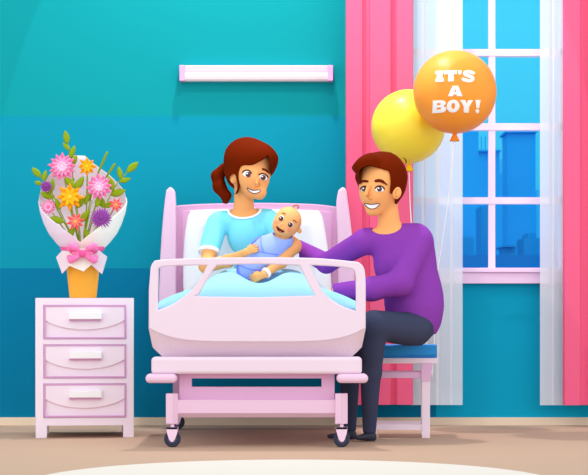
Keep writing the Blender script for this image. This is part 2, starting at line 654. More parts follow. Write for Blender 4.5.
# curtains
m_pink = mat('curtain_pink', '#ec648a', 0.85, 0.05)
def curtain(px0, px1, grooves, d, bottom, label, ztop=2.86):
    """heavy cloth: flat pleats with deep tucked folds between them"""
    prof = []
    def add(px, back): v = W(px, 0, d); prof.append((v.x, d - DW + back))
    add(px0, 0.05); add(px0, 0.012); add(px0 + 0.8, 0.0)
    for a, b in grooves:
        add(a, 0.0); add(a + 0.7, 0.02); add((a + b) / 2, 0.024); add(b - 0.7, 0.02); add(b, 0.0)
    add(px1 - 0.8, 0.0); add(px1, 0.012); add(px1, 0.05)
    bm = bmesh.new()
    zb = W(0, bottom, d).z
    ring = prof
    lo = [bm.verts.new((x, y, zb)) for x, y in ring]
    hi = [bm.verts.new((x, y, ztop)) for x, y in ring]
    n = len(ring)
    for i in range(n - 1):
        f = bm.faces.new((lo[i], lo[i + 1], hi[i + 1], hi[i]))
    f = bm.faces.new((lo[-1], lo[0], hi[0], hi[-1]))
    bm.faces.new(lo); bm.faces.new(hi)
    o = bm_obj('curtain', bm, m_pink)
    return tag(o, label, 'curtain', 'pink curtains')
curtain(346, 413.2, ((362.3, 370), (390.5, 396.8)), 10.2, 404.8, 'pink pleated curtain left of the window, hanging behind the man')
curtain(564, 628, ((580, 590), (606, 613)), 10.2, 405.2, 'pink pleated curtain at the right edge of the picture')

def sheer_material():
    m = bpy.data.materials.new('sheer_cloth')
    m.use_nodes = True
    t = m.node_tree
    t.nodes.clear()
    o = t.nodes.new('ShaderNodeOutputMaterial')
    tr = t.nodes.new('ShaderNodeBsdfTransparent')
    df = t.nodes.new('ShaderNodeBsdfDiffuse')
    df.inputs[0].default_value = (*lin('#f2f8ff'), 1)
    tl = t.nodes.new('ShaderNodeBsdfTranslucent')
    tl.inputs[0].default_value = (*lin('#f2f8ff'), 1)
    m1 = t.nodes.new('ShaderNodeMixShader'); m1.inputs[0].default_value = 0.15
    m2 = t.nodes.new('ShaderNodeMixShader'); m2.inputs[0].default_value = 0.72
    t.links.new(df.outputs[0], m1.inputs[1]); t.links.new(tl.outputs[0], m1.inputs[2])
    t.links.new(tr.outputs[0], m2.inputs[1]); t.links.new(m1.outputs[0], m2.inputs[2])
    t.links.new(m2.outputs[0], o.inputs[0])
    return m
m_sheer = sheer_material()
def sheer(px0, px1, folds, d, bottom, label):
    """net curtain with narrow doubled folds"""
    bm = bmesh.new()
    pts = [(px0, 0)]
    for a, b in folds:      # cloth folds back over itself between a and b
        pts += [(a, 0.0), (b, 0.006), (a + 0.3, 0.012), (b + 0.3, 0.018)]
        pts[-1] = (b + 0.3, 0.002)
    pts.append((px1, 0))
    zb = W(0, bottom, d).z
    row = lambda z: [(W(p, 0, d).x, d - DW + y, z) for p, y in pts]
    loft(bm, [row(zb), row(2.84)])
    return tag(bm_obj('sheer_curtain', bm, m_sheer), label, 'curtain', 'sheer curtains')
sheer(411, 462.6, ((421.5, 425), (436, 440), (450, 453)), 10.3, 405, 'translucent white sheer curtain behind the balloon strings')
sheer(540, 566, ((549.5, 553.5),), 10.3, 405.2, 'translucent white sheer curtain beside the right pink curtain')
rod = thing('curtain_rod', (1.03, -0.14, 2.86), 'slim white curtain rod carrying the curtains above the window', 'curtain rod')
bm = bmesh.new()
tube(bm, [(0.2, -0.16, 2.875), (1.95, -0.16, 2.875)], 0.014, 12)
bm_obj('pole', bm, m_frame, rod)
for x in (0.24, 1.9):
    bm = bmesh.new()
    tube(bm, [(x, -0.16, 2.875), (x, 0.0, 2.875)], 0.009, 8)
    bm_obj('bracket', bm, m_frame, rod)

# wall lamp
lamp = thing('wall_light', W(256, 81, DW), 'long pink and white wall light fixed high above the bed', 'lamp')
pbox_obj('housing', 184.6, 327.9, 65.3, 72.4, DW - 0.06, DW, mat('lamp_pink', '#f0c4e2', 0.5), lamp, 0.004)
bm = bmesh.new()
c0, c1 = W(184.6, 72.4, DW - 0.06), W(327.9, 80.6, DW - 0.06)
rows = []
for x in (c0.x, c1.x):
    rows.append([(x, -0.001, c0.z), (x, -0.06, c0.z), (x, -0.06, c0.z - 0.02), (x, -0.055, c1.z + 0.008), (x, -0.045, c1.z), (x, -0.001, c1.z)])
loft(bm, rows, True, True)
md = mat('lamp_diffuser', '#fde9ec', 0.4)
bm_obj('diffuser', bm, md, lamp)
for a, b in ((179.3, 184.7), (327.8, 333.2)):
    pbox_obj('end_cap', a, b, 65, 80.9, DW - 0.064, DW, mat('lamp_cap', '#dda9d4', 0.5), lamp, 0.004)

# rug
bm = bmesh.new()
lathe(bm, [(0.93, 0), (0.945, 0.004), (0.94, 0.01), (0.92, 0.013), (0.02, 0.013)], (W(293, 0, 8).x, -DW + 7.85 - 0.945, 0.0), 128)
tag(bm_obj('rug', bm, mat('rug_cream', '#ddd3c8', 0.95, 0.0, bump=0.4)), 'round cream rug on the floor in front of the bed', 'rug')

# ------------------------------------------------------------------ nightstand
m_lp = mat('furniture_pale_pink', '#ebd7e5', 0.6)
m_lp2 = mat('furniture_pink', '#ecc8e0', 0.6)
m_rim = mat('furniture_rim', '#dba4d0', 0.55)
m_mid = mat('furniture_mauve', '#dcaccf', 0.6)
dn = 9.344
m_ns = mat('nightstand_pale_pink', '#f8e8f4', 0.6)
ns = thing('nightstand', W(85, 438.4, dn + 0.2), 'pale pink three-drawer nightstand carrying the flowers, left of the bed', 'nightstand')
rect = lambda a, b, c, d_: [(a, c), (b, c), (b, d_), (a, d_)]
DR = ((305, 339), (344.4, 378.2), (383.5, 417.6))
plate('face_frame', [rect(36, 133.6, 298, 425.6)] + [rect(43.8, 125.8, a, b) for a, b in DR], dn, 0.025, 0.002, m_ns, ns)
bm = bmesh.new()
pbox(bm, 36.3, 133.3, 298.4, 301.5, dn + 0.026, dn + 0.42)
pbox(bm, 36.3, 39.5, 301.5, 425, dn + 0.026, dn + 0.42)
pbox(bm, 130.1, 133.3, 301.5, 425, dn + 0.026, dn + 0.42)
pbox(bm, 39.5, 130.1, 421.5, 425, dn + 0.026, dn + 0.42)
A, B = W(39.5, 421.5, dn), W(130.1, 301.5, dn)
box(bm, A.x, B.x, dn - DW + 0.405, dn - DW + 0.42, A.z, B.z)
bm_obj('carcass', bm, m_ns, ns)
for dd in (dn, dn + 0.365):
    for a, b in ((36, 47.2), (123, 133.6)):
        A, B = W(a, 438.4, dn), W(b, 425.5, dn)
        box_obj('leg', A.x, B.x, dd - DW, dd - DW + 0.055, 0.0, B.z, m_ns, ns, 0.002)
m_handle = mat('handle_white', '#fffaff', 0.45)
for a, b in DR:
    dr = plate('drawer', [rect(44.2, 125.4, a + 0.4, b - 0.4)], dn + 0.008, 0.02, 0.002, m_ns, ns)
    # drawer front: moulded rim, flat upper field and a lower field that leans back below a curved crease
    plate('rim', [rect(44.0, 125.6, a + 0.2, b - 0.2), rect(45.7, 123.9, a + 1.9, b - 1.9)], dn - 0.006, 0.016, 0.002, m_rim, dr)
    L, R, T, B = 45.6, 124.0, a + 1.8, b - 1.8
    n = 24
    xs = [L + (R - L) * i / n for i in range(n + 1)]
    crease = [T + 13 + 9.5 * (1 - ((x - (L + R) / 2) / ((R - L) / 2)) ** 2) ** 0.8 for x in xs]
    bm = bmesh.new()
    loft(bm, [[W(x, T, dn - 0.003) for x in xs], [W(x, c, dn - 0.003) for x, c in zip(xs, crease)]])
    loft(bm, [[W(x, c, dn - 0.003) for x, c in zip(xs, crease)], [W(x, B, dn - 0.003 + 1.7 * (B - c) * s_of(dn)) for x, c in zip(xs, crease)], [W(x, B, dn + 0.18) for x in xs], [W(x, T, dn + 0.18) for x in xs], [W(x, T, dn - 0.003) for x in xs]])
    bmesh.ops.remove_doubles(bm, verts=bm.verts[:], dist=1e-5)
    bm_obj('front_panel', bm, m_ns, dr)
    pbox_obj('handle', 68.7, 101, a + 7.4, a + 14.2, dn - 0.028, dn - 0.004, m_handle, dr, 0.002)
    pbox_obj('handle_shadow', 68.9, 100.8, a + 14.0, a + 16.0, dn - 0.014, dn - 0.003, m_rim, dr)  # dark pink strip stands in for the shadow under the handle

# ------------------------------------------------------------------ hospital bed
db = 8.70
XB = W(257, 0, db).x                     # centre line
bed = thing('hospital_bed', (XB, -0.95, 0), 'pale pink hospital bed on castors with a cut-out footboard', 'bed')
def xh(px, d): return W(px, 0, d).x
# footboard: upper frame and panel down to the crease, then a band that curls under
n = 40
xs = [148.6 + (365.8 - 148.6) * i / n for i in range(n + 1)]
def crease_row(x):
    u = (x - 257.2) / 108.6
    return 342.0 - 14.0 * abs(u) ** 5 + 0 * u
top = cr([(150.5, 268), (153, 262.5), (160, 259.8), (200, 258.0), (257, 257.4), (314, 258.0), (352, 261.3), (360, 263.2), (364.6, 270), (365.8, 285)], 5, False)
outer = [(148.6, 328)] + [(148.8, 290)] + top + [(365.8, 328)] + [(x, crease_row(x)) for x in xs[::-1]][1:-1]
h_mid = cr([(216.5, 265.2), (257, 264), (299.5, 265.4)], 5, False) + cr([(302, 270), (307, 281), (314.5, 294.5), (314.6, 295.4)], 3, False) + cr([(257, 297.3), (199, 296.2), (198.3, 295)], 4, False) + cr([(205, 283), (211, 273)], 3, False)
h_left = cr([(158.5, 268.5), (163, 266.6), (180, 265.6), (207, 265.1)], 4, False) + cr([(203, 274), (196.5, 284), (187, 294), (172, 304.5), (157.2, 310.5)], 4, False)
h_right = cr([(310.2, 265.1), (333, 266.2), (349, 268.3), (354, 270.2), (355.6, 276), (356, 290), (356, 311)], 4, False) + cr([(344, 307), (332, 300), (322, 290), (315, 277)], 4, False)
fb = plate('footboard', [outer, h_mid, h_left, h_right], db, 0.045, 0.006, m_lp, bed)
bm = bmesh.new()
def low_edge(x):
    u = (x - 257.2) / 108.6
    return 257.2 + u * (108.6 - 4.0), 357.2 - 10.0 * max(0, abs(u) - 0.9) / 0.1 * abs(u)
rows = []
cl = [(x, crease_row(x)) for x in xs]
rows.append([W(x, c, db + 0.0005) for x, c in cl])
rows.append([W(*(lambda e: (x * 0.5 + e[0] * 0.5, c * 0.5 + e[1] * 0.5))(low_edge(x)), db + 0.045) for x, c in cl])
rows.append([W(*low_edge(x), db + 0.092) for x, c in cl])
rows.append([W(*low_edge(x), db + 0.099) for x, c in cl])
rows.append([W(x, c, db + 0.044) for x, c in cl])
rows.append(rows[0])
loft(bm, rows)
bmesh.ops.remove_doubles(bm, verts=bm.verts[:], dist=1e-5)
bm_obj('lower_band', bm, m_lp, fb)
pbox_obj('end_bar', 151.2, 362, 357, 374.2, db - 0.01, db + 0.1, m_lp, bed, 0.016, 4)
for a, b in ((145.2, 176.6), (336.8, 368.3)):
    pbox_obj('bumper', a, b, 374.0, 383.2, db - 0.035, db + 0.09, m_lp2, bed, 0.0195, 5)
# deck and side rails
DK = 0.375
z_deck0, z_deck1 = 0.345, 0.42
box_obj('deck', XB - DK, XB + DK, -DW + db + 0.1, -0.26, z_deck0, z_deck1, m_mid, bed, 0.006)
# lifting columns and cross bars, foot end and head end
panel = [rect(179.3, 334.6, 374, 401), rect(191.6, 321.6, 378.4, 386.9)]
plate('foot_column', panel, db + 0.05, 0.04, 0.001, m_mid, bed)
def legset(d, px_l, px_r, foot):
    k = 1.0
    for side, (a, b) in (('l', px_l), ('r', px_r)):
        mid = a + (b - a) * (0.6 if side == 'l' else 0.5)
        bm = bmesh.new()
        pbox(bm, a, mid, 393.7, 424, d, d + 0.05, 0.002)
        lg = bm_obj('leg', bm, m_lp2, bed)
        bm = bmesh.new()
        A, B, Cc = W(mid, 393.7, d + 0.001), W(b, 393.7, d + 0.018), W(b, 424, d + 0.018)
        x0_, x1_ = A.x, B.x
        q = [(x0_, d - DW + 0.001), (x1_, d - DW + 0.02), (x1_, d - DW + 0.05), (x0_, d - DW + 0.05)]
        rows_ = [[(x, y, z) for x, y in q] for z in (W(0, 424, d).z, W(0, 393.7, d).z)]
        loft(bm, rows_, True, True)
        bm_obj('leg_flank', bm, m_lp2, lg)
        caster((W((a + b) / 2 + 0.3, 0, d).x, d - DW + 0.02), W(0, 424, d).z, lg)
m_furn_dark = mat('furniture_pink_deep', '#eebfe2', 0.55)
m_tyre, m_hub = mat('castor_tyre', '#3d4156', 0.6), mat('castor_hub', '#60617a', 0.6)
def caster(xy, ztop, par):
    x, y = xy
    r = 0.0375
    c = bpy.data.objects.new('castor', None)
    bm = bmesh.new()
    lathe(bm, [(0.01, -0.014), (r * 0.86, -0.014), (r, -0.008), (r, 0.008), (r * 0.86, 0.014), (0.01, 0.014)], (x, y, r), 36, 'y')
    wh = bm_obj('wheel', bm, m_tyre, bed)
    bm = bmesh.new()
    lathe(bm, [(0.003, -0.017), (r * 0.52, -0.017), (r * 0.56, -0.012), (r * 0.56, 0.012), (0.003, 0.012)], (x, y, r), 28, 'y')
    bm_obj('hub', bm, m_hub, wh)
    bm = bmesh.new()
    tube(bm, [(x, y, r * 2 + 0.004), (x, y, ztop)], 0.0085, 12)
    # tapering fork cheeks in front of and behind the wheel
    for yy in (-0.030, 0.018):
        out_ = [(-0.026, 0.091), (0.026, 0.091), (0.022, 0.062), (0.013, 0.036), (0.005, 0.026), (-0.005, 0.026), (-0.013, 0.036), (-0.022, 0.062)]
        rows_ = [[(x + a, y + yy + t, b) for a, b in out_] for t in (0, 0.01)]
        loft(bm, rows_, True, True)
    box(bm, x - 0.026, x + 0.026, y - 0.03, y + 0.028, 0.082, 0.091)
    bm_obj('castor_fork', bm, mat('castor_fork_pink', '#f7d7ee', 0.5), bed)
def crossbar(name, d, a, b, t, m0, m1, bo):
    bm = bmesh.new()
    A, B = W(a, t, d), W(b, m0, d)
    Zb = W(0, bo, d).z
    ys = d - DW
    prof_ = [(ys, A.z), (ys, B.z), (ys + 0.022, Zb), (ys + 0.05, Zb), (ys + 0.05, A.z)]
    loft(bm, [[(x, y, z) for y, z in prof_] for x in (A.x, B.x)], True, True)
    return bm_obj(name, bm, m1, bed)
legset(db, (165.9, 177.8), (335.3, 347.6), True)
crossbar('crossbar', db + 0.02, 177.0, 336.5, 400, 413, m_lp2, 417.6)
# head end carriage, low and behind the foot end one
for sx in (-1, 1):
    x = XB + sx * 0.437
    box_obj('leg', x - 0.022, x + 0.022, -0.42, -0.37, 0.1, z_deck0 + 0.03, m_mid, bed)
    caster((x, -0.395), 0.11, bed)
box_obj('crossbar', XB - 0.43, XB + 0.43, -0.415, -0.375, 0.10, 0.135, m_lp2, bed)
box_obj('crossbar', XB - 0.43, XB + 0.43, -0.415, -0.375, z_deck0, z_deck0 + 0.03, m_mid, bed)
# mattress
m_matt = mat('mattress_white', '#e6ebf8', 0.8)
MY0, MY1 = -DW + db + 0.1, -0.30
mt = box_obj('mattress', XB - 0.41, XB + 0.41, MY0, MY1, z_deck1, 0.60, m_matt, None, 0.03)
tag(mt, 'white mattress lying on the pink bed, showing beside the woman', 'mattress')
# headboard with two tall rounded posts
dh = 10.16
hb = plate('headboard', [cr([(171, 206), (200, 204), (256, 202.8), (312, 204), (342, 207.5)], 6, False) + [(342, 345), (171, 345)]], dh, 0.05, 0.006, m_mid, bed)
plate('inset_panel', [cr([(182.5, 211), (256, 207.5), (331.5, 212)], 6, False) + [(331.5, 340), (182.5, 340)]], dh - 0.008, 0.02, 0.002, mat('headboard_panel', '#e2b2d6', 0.6), hb)
pl = cr([(170, 186.8), (173.6, 189.5), (175.2, 197), (176, 230), (176, 300)], 5, False) + [(176, 352), (158.5, 352)] + cr([(158.5, 300), (160.5, 250), (163.6, 210), (166.2, 190)], 5, False)
pr = cr([(342.4, 187), (346, 189.5), (347.8, 200), (351, 225), (354.4, 260), (355, 300)], 5, False) + [(355, 352), (338, 352)] + cr([(338, 290), (337.4, 240), (336.4, 205), (338.6, 190)], 5, False)
for q in (pl, pr):
    plate('head_post', [q], dh - 0.09, 0.07, 0.012, m_lp2, bed)
# blanket
m_bl = mat('blanket_blue', '#a0d8f0', 0.85, 0.05)
def bl_z(u, d):
    base = 0.645 + 0.085 * (1 - min(1, abs(u)) ** 3)
    S = lambda a, b: (lambda t: t * t * (3 - 2 * t))(max(0.0, min(1.0, (d - a) / (b - a))))
    back = max(0.0, min(1.0, (9.66 - d) / 0.12))
    xx = u * 0.455
    # two raised knees with a valley between, then the lap rising towards her waist
    kn = math.exp(-abs((xx + 0.155) / 0.10) ** 2.6) + math.exp(-abs((xx - 0.165) / 0.10) ** 2.6)
    z = base + 0.058 * kn * S(8.9, 9.12) * (1 - 0.5 * S(9.2, 9.4))
    lap = math.exp(-abs(xx / 0.27) ** 4)
    z += 0.075 * lap * S(9.44, 9.58)
    z -= 0.015 * math.exp(-(xx / 0.12) ** 2) * S(9.1, 9.3) * (1 - S(9.42, 9.52))
    e = max(0.0, min(1.0, (d - 8.815) / 0.06))
    z = 0.615 + (z - 0.615) * (e ** 0.5)
    z = 0.60 + (z - 0.60) * (0.25 + 0.75 * back) + 0.012
    return z
bm = bmesh.new()
NU, NV = 64, 40
rows = []
for j in range(NV + 1):
    d = 8.812 + (9.64 - 8.812) * j / NV
    r = []
    for i in range(NU + 1):
        u = -1 + 2 * i / NU
        r.append((XB + u * 0.455, d - DW, bl_z(u, d)))
    dz = 0.47
    r = [(XB - 0.462, d - DW, dz)] + [(XB - 0.463, d - DW, bl_z(-1, d) - 0.03)] + r + [(XB + 0.463, d - DW, bl_z(1, d) - 0.03)] + [(XB + 0.462, d - DW, dz)]
    rows.append(r)
loft(bm, rows)
# inner side, a cloth's thickness below
rows2 = [[(XB + (p[0] - XB) * 0.972, p[1], p[2] - (0.012 if abs(p[0] - XB) < 0.4555 else 0)) for p in r] for r in rows]
loft(bm, rows2)
for A, B in ((rows[0], rows2[0]), (rows[-1], rows2[-1]), ([r[0] for r in rows], [r[0] for r in rows2]), ([r[-1] for r in rows], [r[-1] for r in rows2])):
    loft(bm, [A, B])
bmesh.ops.remove_doubles(bm, verts=bm.verts[:], dist=1e-5)
tag(bm_obj('blanket', bm, m_bl, None, True), 'light blue blanket over the lap and legs of the woman in bed', 'blanket')
# pillow
fp = Fr(9.98)
pp = cr([(184, 290), (184, 250), (187, 222), (190, 213), (196, 210.3), (256, 209.5), (312, 210.5), (320, 213), (324, 225), (329, 260), (331, 290), (325, 296), (190, 296)], 6)
g = Grid((176, -22, 200), (342, 20, 306), 1.0)
P = poly_sd(g.ax[0], g.ax[2], pp)[:, None, :]
X, Y, Z = g.xyz()
hh = 13.0 * (np.clip(-P, 0, 14) / 14) ** 0.5
Dp = np.where(P > 0, np.sqrt(np.maximum(P, 0) ** 2 + Y ** 2), (np.abs(Y) - hh) * 0.6).astype(np.float32) - 0.4
pw = sd_mesh('pillow', Dp, g, fp, mat('pillow_white', '#f8f9ff', 0.85), None, 3)
tag(pw, 'large white pillow against the headboard behind the woman', 'pillow')

# ------------------------------------------------------------------ stool
st = thing('stool', W(408, 438.2, 9.48), 'white stool with a blue cushioned seat, beside the bed', 'stool')
ds = 9.335
m_wht = mat('stool_white', '#fae6f4', 0.5)
m_seat = mat('stool_blue', '#3a9ce8', 0.7)
bm = bmesh.new()
a0, b0 = W(368.4, 358, ds), W(437, 345.3, ds)
n = 20
xs = [a0.x + (b0.x - a0.x) * i / n for i in range(n + 1)]
zc = [a0.z + 0.020 - 0.012 * (2 * i / n - 1) ** 2 * 0 + 0.004 * math.sin(i / n * 6) for i in range(n + 1)]
rows = [[(x, ds - DW + 0.02, a0.z) for x in xs], [(x, ds - DW, z) for x, z in zip(xs, zc)], [(x, ds - DW, b0.z - 0.004) for x in xs], [(x, ds - DW + 0.006, b0.z) for x in xs],
        [(x, ds - DW + 0.29, b0.z) for x in xs], [(x, ds - DW + 0.295, a0.z) for x in xs]]
rows.append(rows[0])
loft(bm, rows)
for i in (0, -1):
    pass
bmesh.ops.remove_doubles(bm, verts=bm.verts[:], dist=1e-6)
bmesh.ops.holes_fill(bm, edges=[e for e in bm.edges if e.is_boundary])
bm_obj('seat_cushion', bm, m_seat, st)
pbox_obj('seat_frame', 368, 437.3, 358, 363.5, ds, ds + 0.3, m_wht, st, 0.003)
for dd in (ds + 0.002, ds + 0.245):
    for a, b in ((368.5, 376.5), (421.8, 429.9)):
        if dd > ds + 0.1:
            a, b = (W(a, 0, ds).x * F / dd + CX, W(b, 0, ds).x * F / dd + CX)
        A, B = W(a, 0, dd), W(b, 0, dd)
        box_obj('leg', A.x, B.x, dd - DW, dd - DW + 0.04, 0, W(0, 363.4, ds).z, m_wht, st, 0.002)
for dd in (ds + 0.006, ds + 0.25):
    A, B = W(373, 378, ds), W(424, 372.3, ds)
    box_obj('stretcher', A.x, B.x, dd - DW, dd - DW + 0.03, A.z, B.z, m_furn_dark, st)
    A, B = W(373, 430, ds), W(424, 424.3, ds)
    box_obj('stretcher', A.x, B.x, dd - DW, dd - DW + 0.03, A.z, B.z, m_wht, st)
A, B = W(421.4, 381.5, ds), W(433, 363.5, ds)
bm = bmesh.new()
pr_ = [(A.x, B.z), (B.x, B.z), (W(429.9, 0, ds).x, A.z), (A.x, A.z)]
loft(bm, [[(x, ds - DW - 0.003, z) for x, z in pr_], [(x, ds - DW + 0.045, z) for x, z in pr_]], True, True)
bm_obj('corner_bracket', bm, m_furn_dark, st)

# ------------------------------------------------------------------ balloons
def ball_prims(fr, cx, cy, r):
    return [E(fr, cx, 0, cy, r, r, r * 1.0, k=0), C(fr, (cx, 0, cy + r * 0.55), (cx, 0, cy + r * 1.0), r * 0.55, 1.2, k=6)]
def balloon(d, cx, cy, r, m, label, knot_m, knot, string, letters=None):
    fr = Fr(d)
    t = thing('balloon', W(cx, cy + r, d), label, 'balloon', 'balloons behind the man')
    pr = [E(fr, cx, 0, cy, r, r, r, k=0)]
    sk = [E(fr, cx, 0, cy, r, r, r, k=0), C(fr, (cx, 0, cy + r * 0.85), (cx, 0, cy + r + 0.8), 8, 1.6, k=2)]
    b = solid('envelope', sk, fr, m, t, 1.0, 2)
    bm = bmesh.new()
    kx, ky = knot
    c = W(kx, ky, d)
    s = s_of(d)
    lathe(bm, [(1.6 * s, 3.2 * s), (2.2 * s, 1.5 * s), (4.6 * s, -3.6 * s), (5.2 * s, -4.6 * s), (4.4 * s, -4.2 * s), (0.5 * s, -2.0 * s)], c, 20)
    bm_obj('knot', bm, knot_m, t, True)
    bm = bmesh.new()
    tube(bm, string, 0.0024, 6)
    bm_obj('string', bm, mat('string_white', '#fffafc', 0.5), t, True)
    if letters:
        decal('lettering', pr, fr, mat('lettering_white', '#ffffff', 0.5), t, letters[0], letters[1], letters[2], dep=-36, yr=(-r - 4, 0), t=0.5, off=0.3, res=0.3)
    return t
KN = W(432, 378, 9.66)                    # both strings are tied to the stool's back leg
def sag(a, b, c):
    return cr([a, b, c], 8, False)
U = lambda u, v: (365 + u / 3.657, 40 + v / 3.657)
LP = [[(258, 112), (287, 112), (287, 124), (283, 124), (283, 142), (288, 142), (288, 154), (258, 154), (258, 142), (263, 142), (263, 124), (258, 124)],
      [(290, 112), (335, 112), (335, 128), (323, 126), (323, 154), (303, 154), (303, 126), (290, 128)],
      [(338, 112), (353, 112), (350, 128), (341, 128)],
      [(318, 170), (339, 170), (355, 208), (335, 208), (333, 202), (322, 202), (320, 208), (302, 208)],
      cr([(249, 221), (249, 221), (280, 221), (293, 226), (294, 235), (288, 242), (297, 248), (296, 258), (283, 264), (249, 264), (249, 264)], 4),
      circ(322, 242.5, 23.5, 22.5),
      [(346, 221), (366, 221), (371, 233), (377, 221), (395, 221), (381, 245), (381, 265), (361, 265), (361, 245)],
      [(403, 219), (424, 219), (419, 248), (408, 248)],
      circ(413, 258, 7.5)]
LH = [[(328, 181), (332, 193), (325, 193)], [(264, 231), (276, 231), (277, 237), (264, 237)], [(264, 246), (278, 246), (279, 253), (264, 253)], circ(322, 242.5, 6.5, 10.5)]
S_curve = cr([(396, 121), (384, 117.5), (368, 119), (364, 126), (374, 132), (390, 136), (393, 144), (384, 150), (370, 150), (358, 146)], 4, False)
LET = ([[U(*p) for p in pl] for pl in LP], [([U(*p) for p in S_curve], 6.2 / 3.657)], [[U(*p) for p in pl] for pl in LH])
m_or, m_ye = mat('balloon_orange', '#ff9c33', 0.4, 0.25), mat('balloon_yellow', '#ffe040', 0.35, 0.3)
balloon(9.55, 454.8, 92, 41.6, m_or, 'round orange balloon with the words on it, in front of the window', mat('knot_orange', '#fb8f2c', 0.35), (454.6, 136.5),
        sag(W(454.4, 140.5, 9.55), W(447.5, 205, 9.62), W(437.2, 275, 9.70)) + sag(W(437.2, 276, 9.70), W(435, 330, 9.69), KN), LET)
balloon(9.86, 408.3, 126.5, 37.0, m_ye, 'plain yellow balloon behind the orange one, above the man', mat('knot_yellow', '#fbc52c', 0.35), (409, 166.5),
        sag(W(409, 171, 9.86), W(411.5, 225, 9.85), W(420, 310, 9.80)) + sag(W(420.2, 311, 9.80), W(428, 350, 9.74), KN + Vector((0.003, 0.004, 0))))

ns.rotation_euler.z = math.radians(6.0)
ns.location.x -= 0.2 * math.sin(math.radians(6.0))
st.rotation_euler.z = math.radians(-3.0)
st.location.x += 0.145 * math.sin(math.radians(3.0))

# ------------------------------------------------------------------ people
m_skin = mat('skin', '#fdb06c', 0.6, 0.1)
m_skin2 = mat('skin_line', '#ec9550', 0.6, 0.1)
m_hair = mat('hair_brown', '#6a1b00', 0.75, 0.03)
m_white = mat('eye_white', '#ffffff', 0.4)
m_iris = mat('iris_brown', '#55292c', 0.3, 0.3)
m_dark = mat('lash_dark', '#4a1a14', 0.6)
m_brow = mat('brow_brown', '#6a1f08', 0.6)
m_teeth = mat('teeth_white', '#ffffff', 0.4)
m_mouth = mat('mouth_dark', '#6b2420', 0.6)

def hand(fr, wrist, d, side, nrm, L, curl=0.5, thumb=1, k=1.2):
    """palm, four unequal bent fingers and a thumb. d: pointing direction, side: across the knuckles, nrm: palm side (all px, depth, row)"""
    v = lambda q: np.array(q, float)
    d, side, nrm, w_ = v(d), v(side), v(nrm), v(wrist)
    d /= np.linalg.norm(d)
    side = side - d * (side @ d); side /= np.linalg.norm(side)
    nrm = nrm - d * (nrm @ d) - side * (nrm @ side); nrm /= np.linalg.norm(nrm)
    pr = []
    kn = w_ + d * L * 0.46
    for sg in (-0.5, 0, 0.5):
        pr.append(C(fr, tuple(w_ + side * sg * L * 0.16), tuple(kn + side * sg * L * 0.26), L * 0.12, L * 0.115, k=2))
    for i, (o, ln) in enumerate(((-0.21, 0.47), (-0.07, 0.54), (0.07, 0.51), (0.20, 0.40))):
        a = kn + side * o * L
        c0 = math.radians(14 + 22 * curl); c1 = math.radians(24 + 60 * curl); c2 = math.radians(34 + 90 * curl)
        fan = side * (o * 0.25)
        p = [a]
        for c, f in ((c0, 0.42), (c1, 0.32), (c2, 0.26)):
            p.append(p[-1] + (d * math.cos(c) + nrm * math.sin(c) + fan) * ln * L * f)
        rr = [0.068, 0.062, 0.056, 0.046]
        for q in range(3):
            pr.append(C(fr, tuple(p[q]), tuple(p[q + 1]), L * rr[q], L * rr[q + 1], k=k if q == 0 else 0.5))
    t0 = w_ + d * L * 0.16 - side * thumb * L * 0.12
    t1 = t0 + (d * 0.75 - side * thumb * 0.65 + nrm * 0.2) * L * 0.22
    t2 = t1 + (d * 0.95 - side * thumb * 0.25 + nrm * 0.35) * L * 0.2
    pr.append(C(fr, tuple(t0), tuple(t1), L * 0.085, L * 0.075, k=k))
    pr.append(C(fr, tuple(t1), tuple(t2), L * 0.072, L * 0.055, k=0.6))
    return pr

def cut(base_prims, fr, name, m, parent, region, res, grow=0.0, relax=1, pad=3):
    g = Grid(*bounds(base_prims, pad + grow), res)
    D = evaluate(g, base_prims) - grow
    return sd_mesh(name, region(g, D), g, fr, m, parent, relax)

# ---- the man on the stool
fm = Fr(9.2)
man = thing('person', W(395, 440, 9.2), 'man with brown hair in a purple sweater and dark trousers seated on the stool', 'person')
mh = [E(fm, 381, 2, 181, 22, 24, 25, k=4), E(fm, 373.5, -7, 193, 14, 17, 16, k=6), C(fm, (382, -2, 196), (372.5, -10, 209.5), 13, 6.6, k=6), C(fm, (389, 2, 196), (377, -6, 210), 9, 5, k=5)]
mh_face = list(mh)
mh += [C(fm, (367.8, -23, 186), (366.2, -25.4, 194), 1.2, 2.2, k=3), C(fm, (390, -6, 193), (396, -14, 193.2), 4, 3.5, k=2), E(fm, 396.8, -17, 193, 4.6, 3, 6.2, rot=12, k=1.5)]
mneck = [C(fm, (388, 4, 206), (390, 6, 238), 9.6, 12.6, k=5)]
mtorso = [C(fm, (368, 6, 240.5), (416, 4, 237), 11, 12.5, k=6), C(fm, (420, 8, 246), (416.5, 10, 304), 12.5, 24, k=6), E(fm, 402, 6, 262, 27, 19, 32, k=10), E(fm, 413, 10, 300, 27, 21, 34, k=10), E(fm, 414.5, 12, 322, 23.5, 22, 20, k=10)]
armR = chain(fm, [(363, 8, 242.5, 11), (326.5, 52, 263, 8.6)], 5) + chain(fm, [(326.5, 52, 263, 8.6), (297, 100, 247, 6.6)], 4)
armL = chain(fm, [(419, -3, 241, 12.2), (400, -24, 283, 11)], 6) + chain(fm, [(400, -24, 283, 11), (372, -26, 289, 9.6), (337, -16, 291.5, 6.8)], 5)
legsM = chain(fm, [(414, -6, 330, 16), (374, -42, 325, 13.5)], 6) + chain(fm, [(374, -42, 326, 12.5), (370.6, -30, 372, 9.5), (369.4, -22, 430, 5.6)], 4) + \
        chain(fm, [(408, 22, 328, 15), (367, 4, 327, 12)], 6) + chain(fm, [(367, 4, 328, 11.5), (349.5, 8, 376, 9.4), (350.2, 10, 428, 5)], 4)
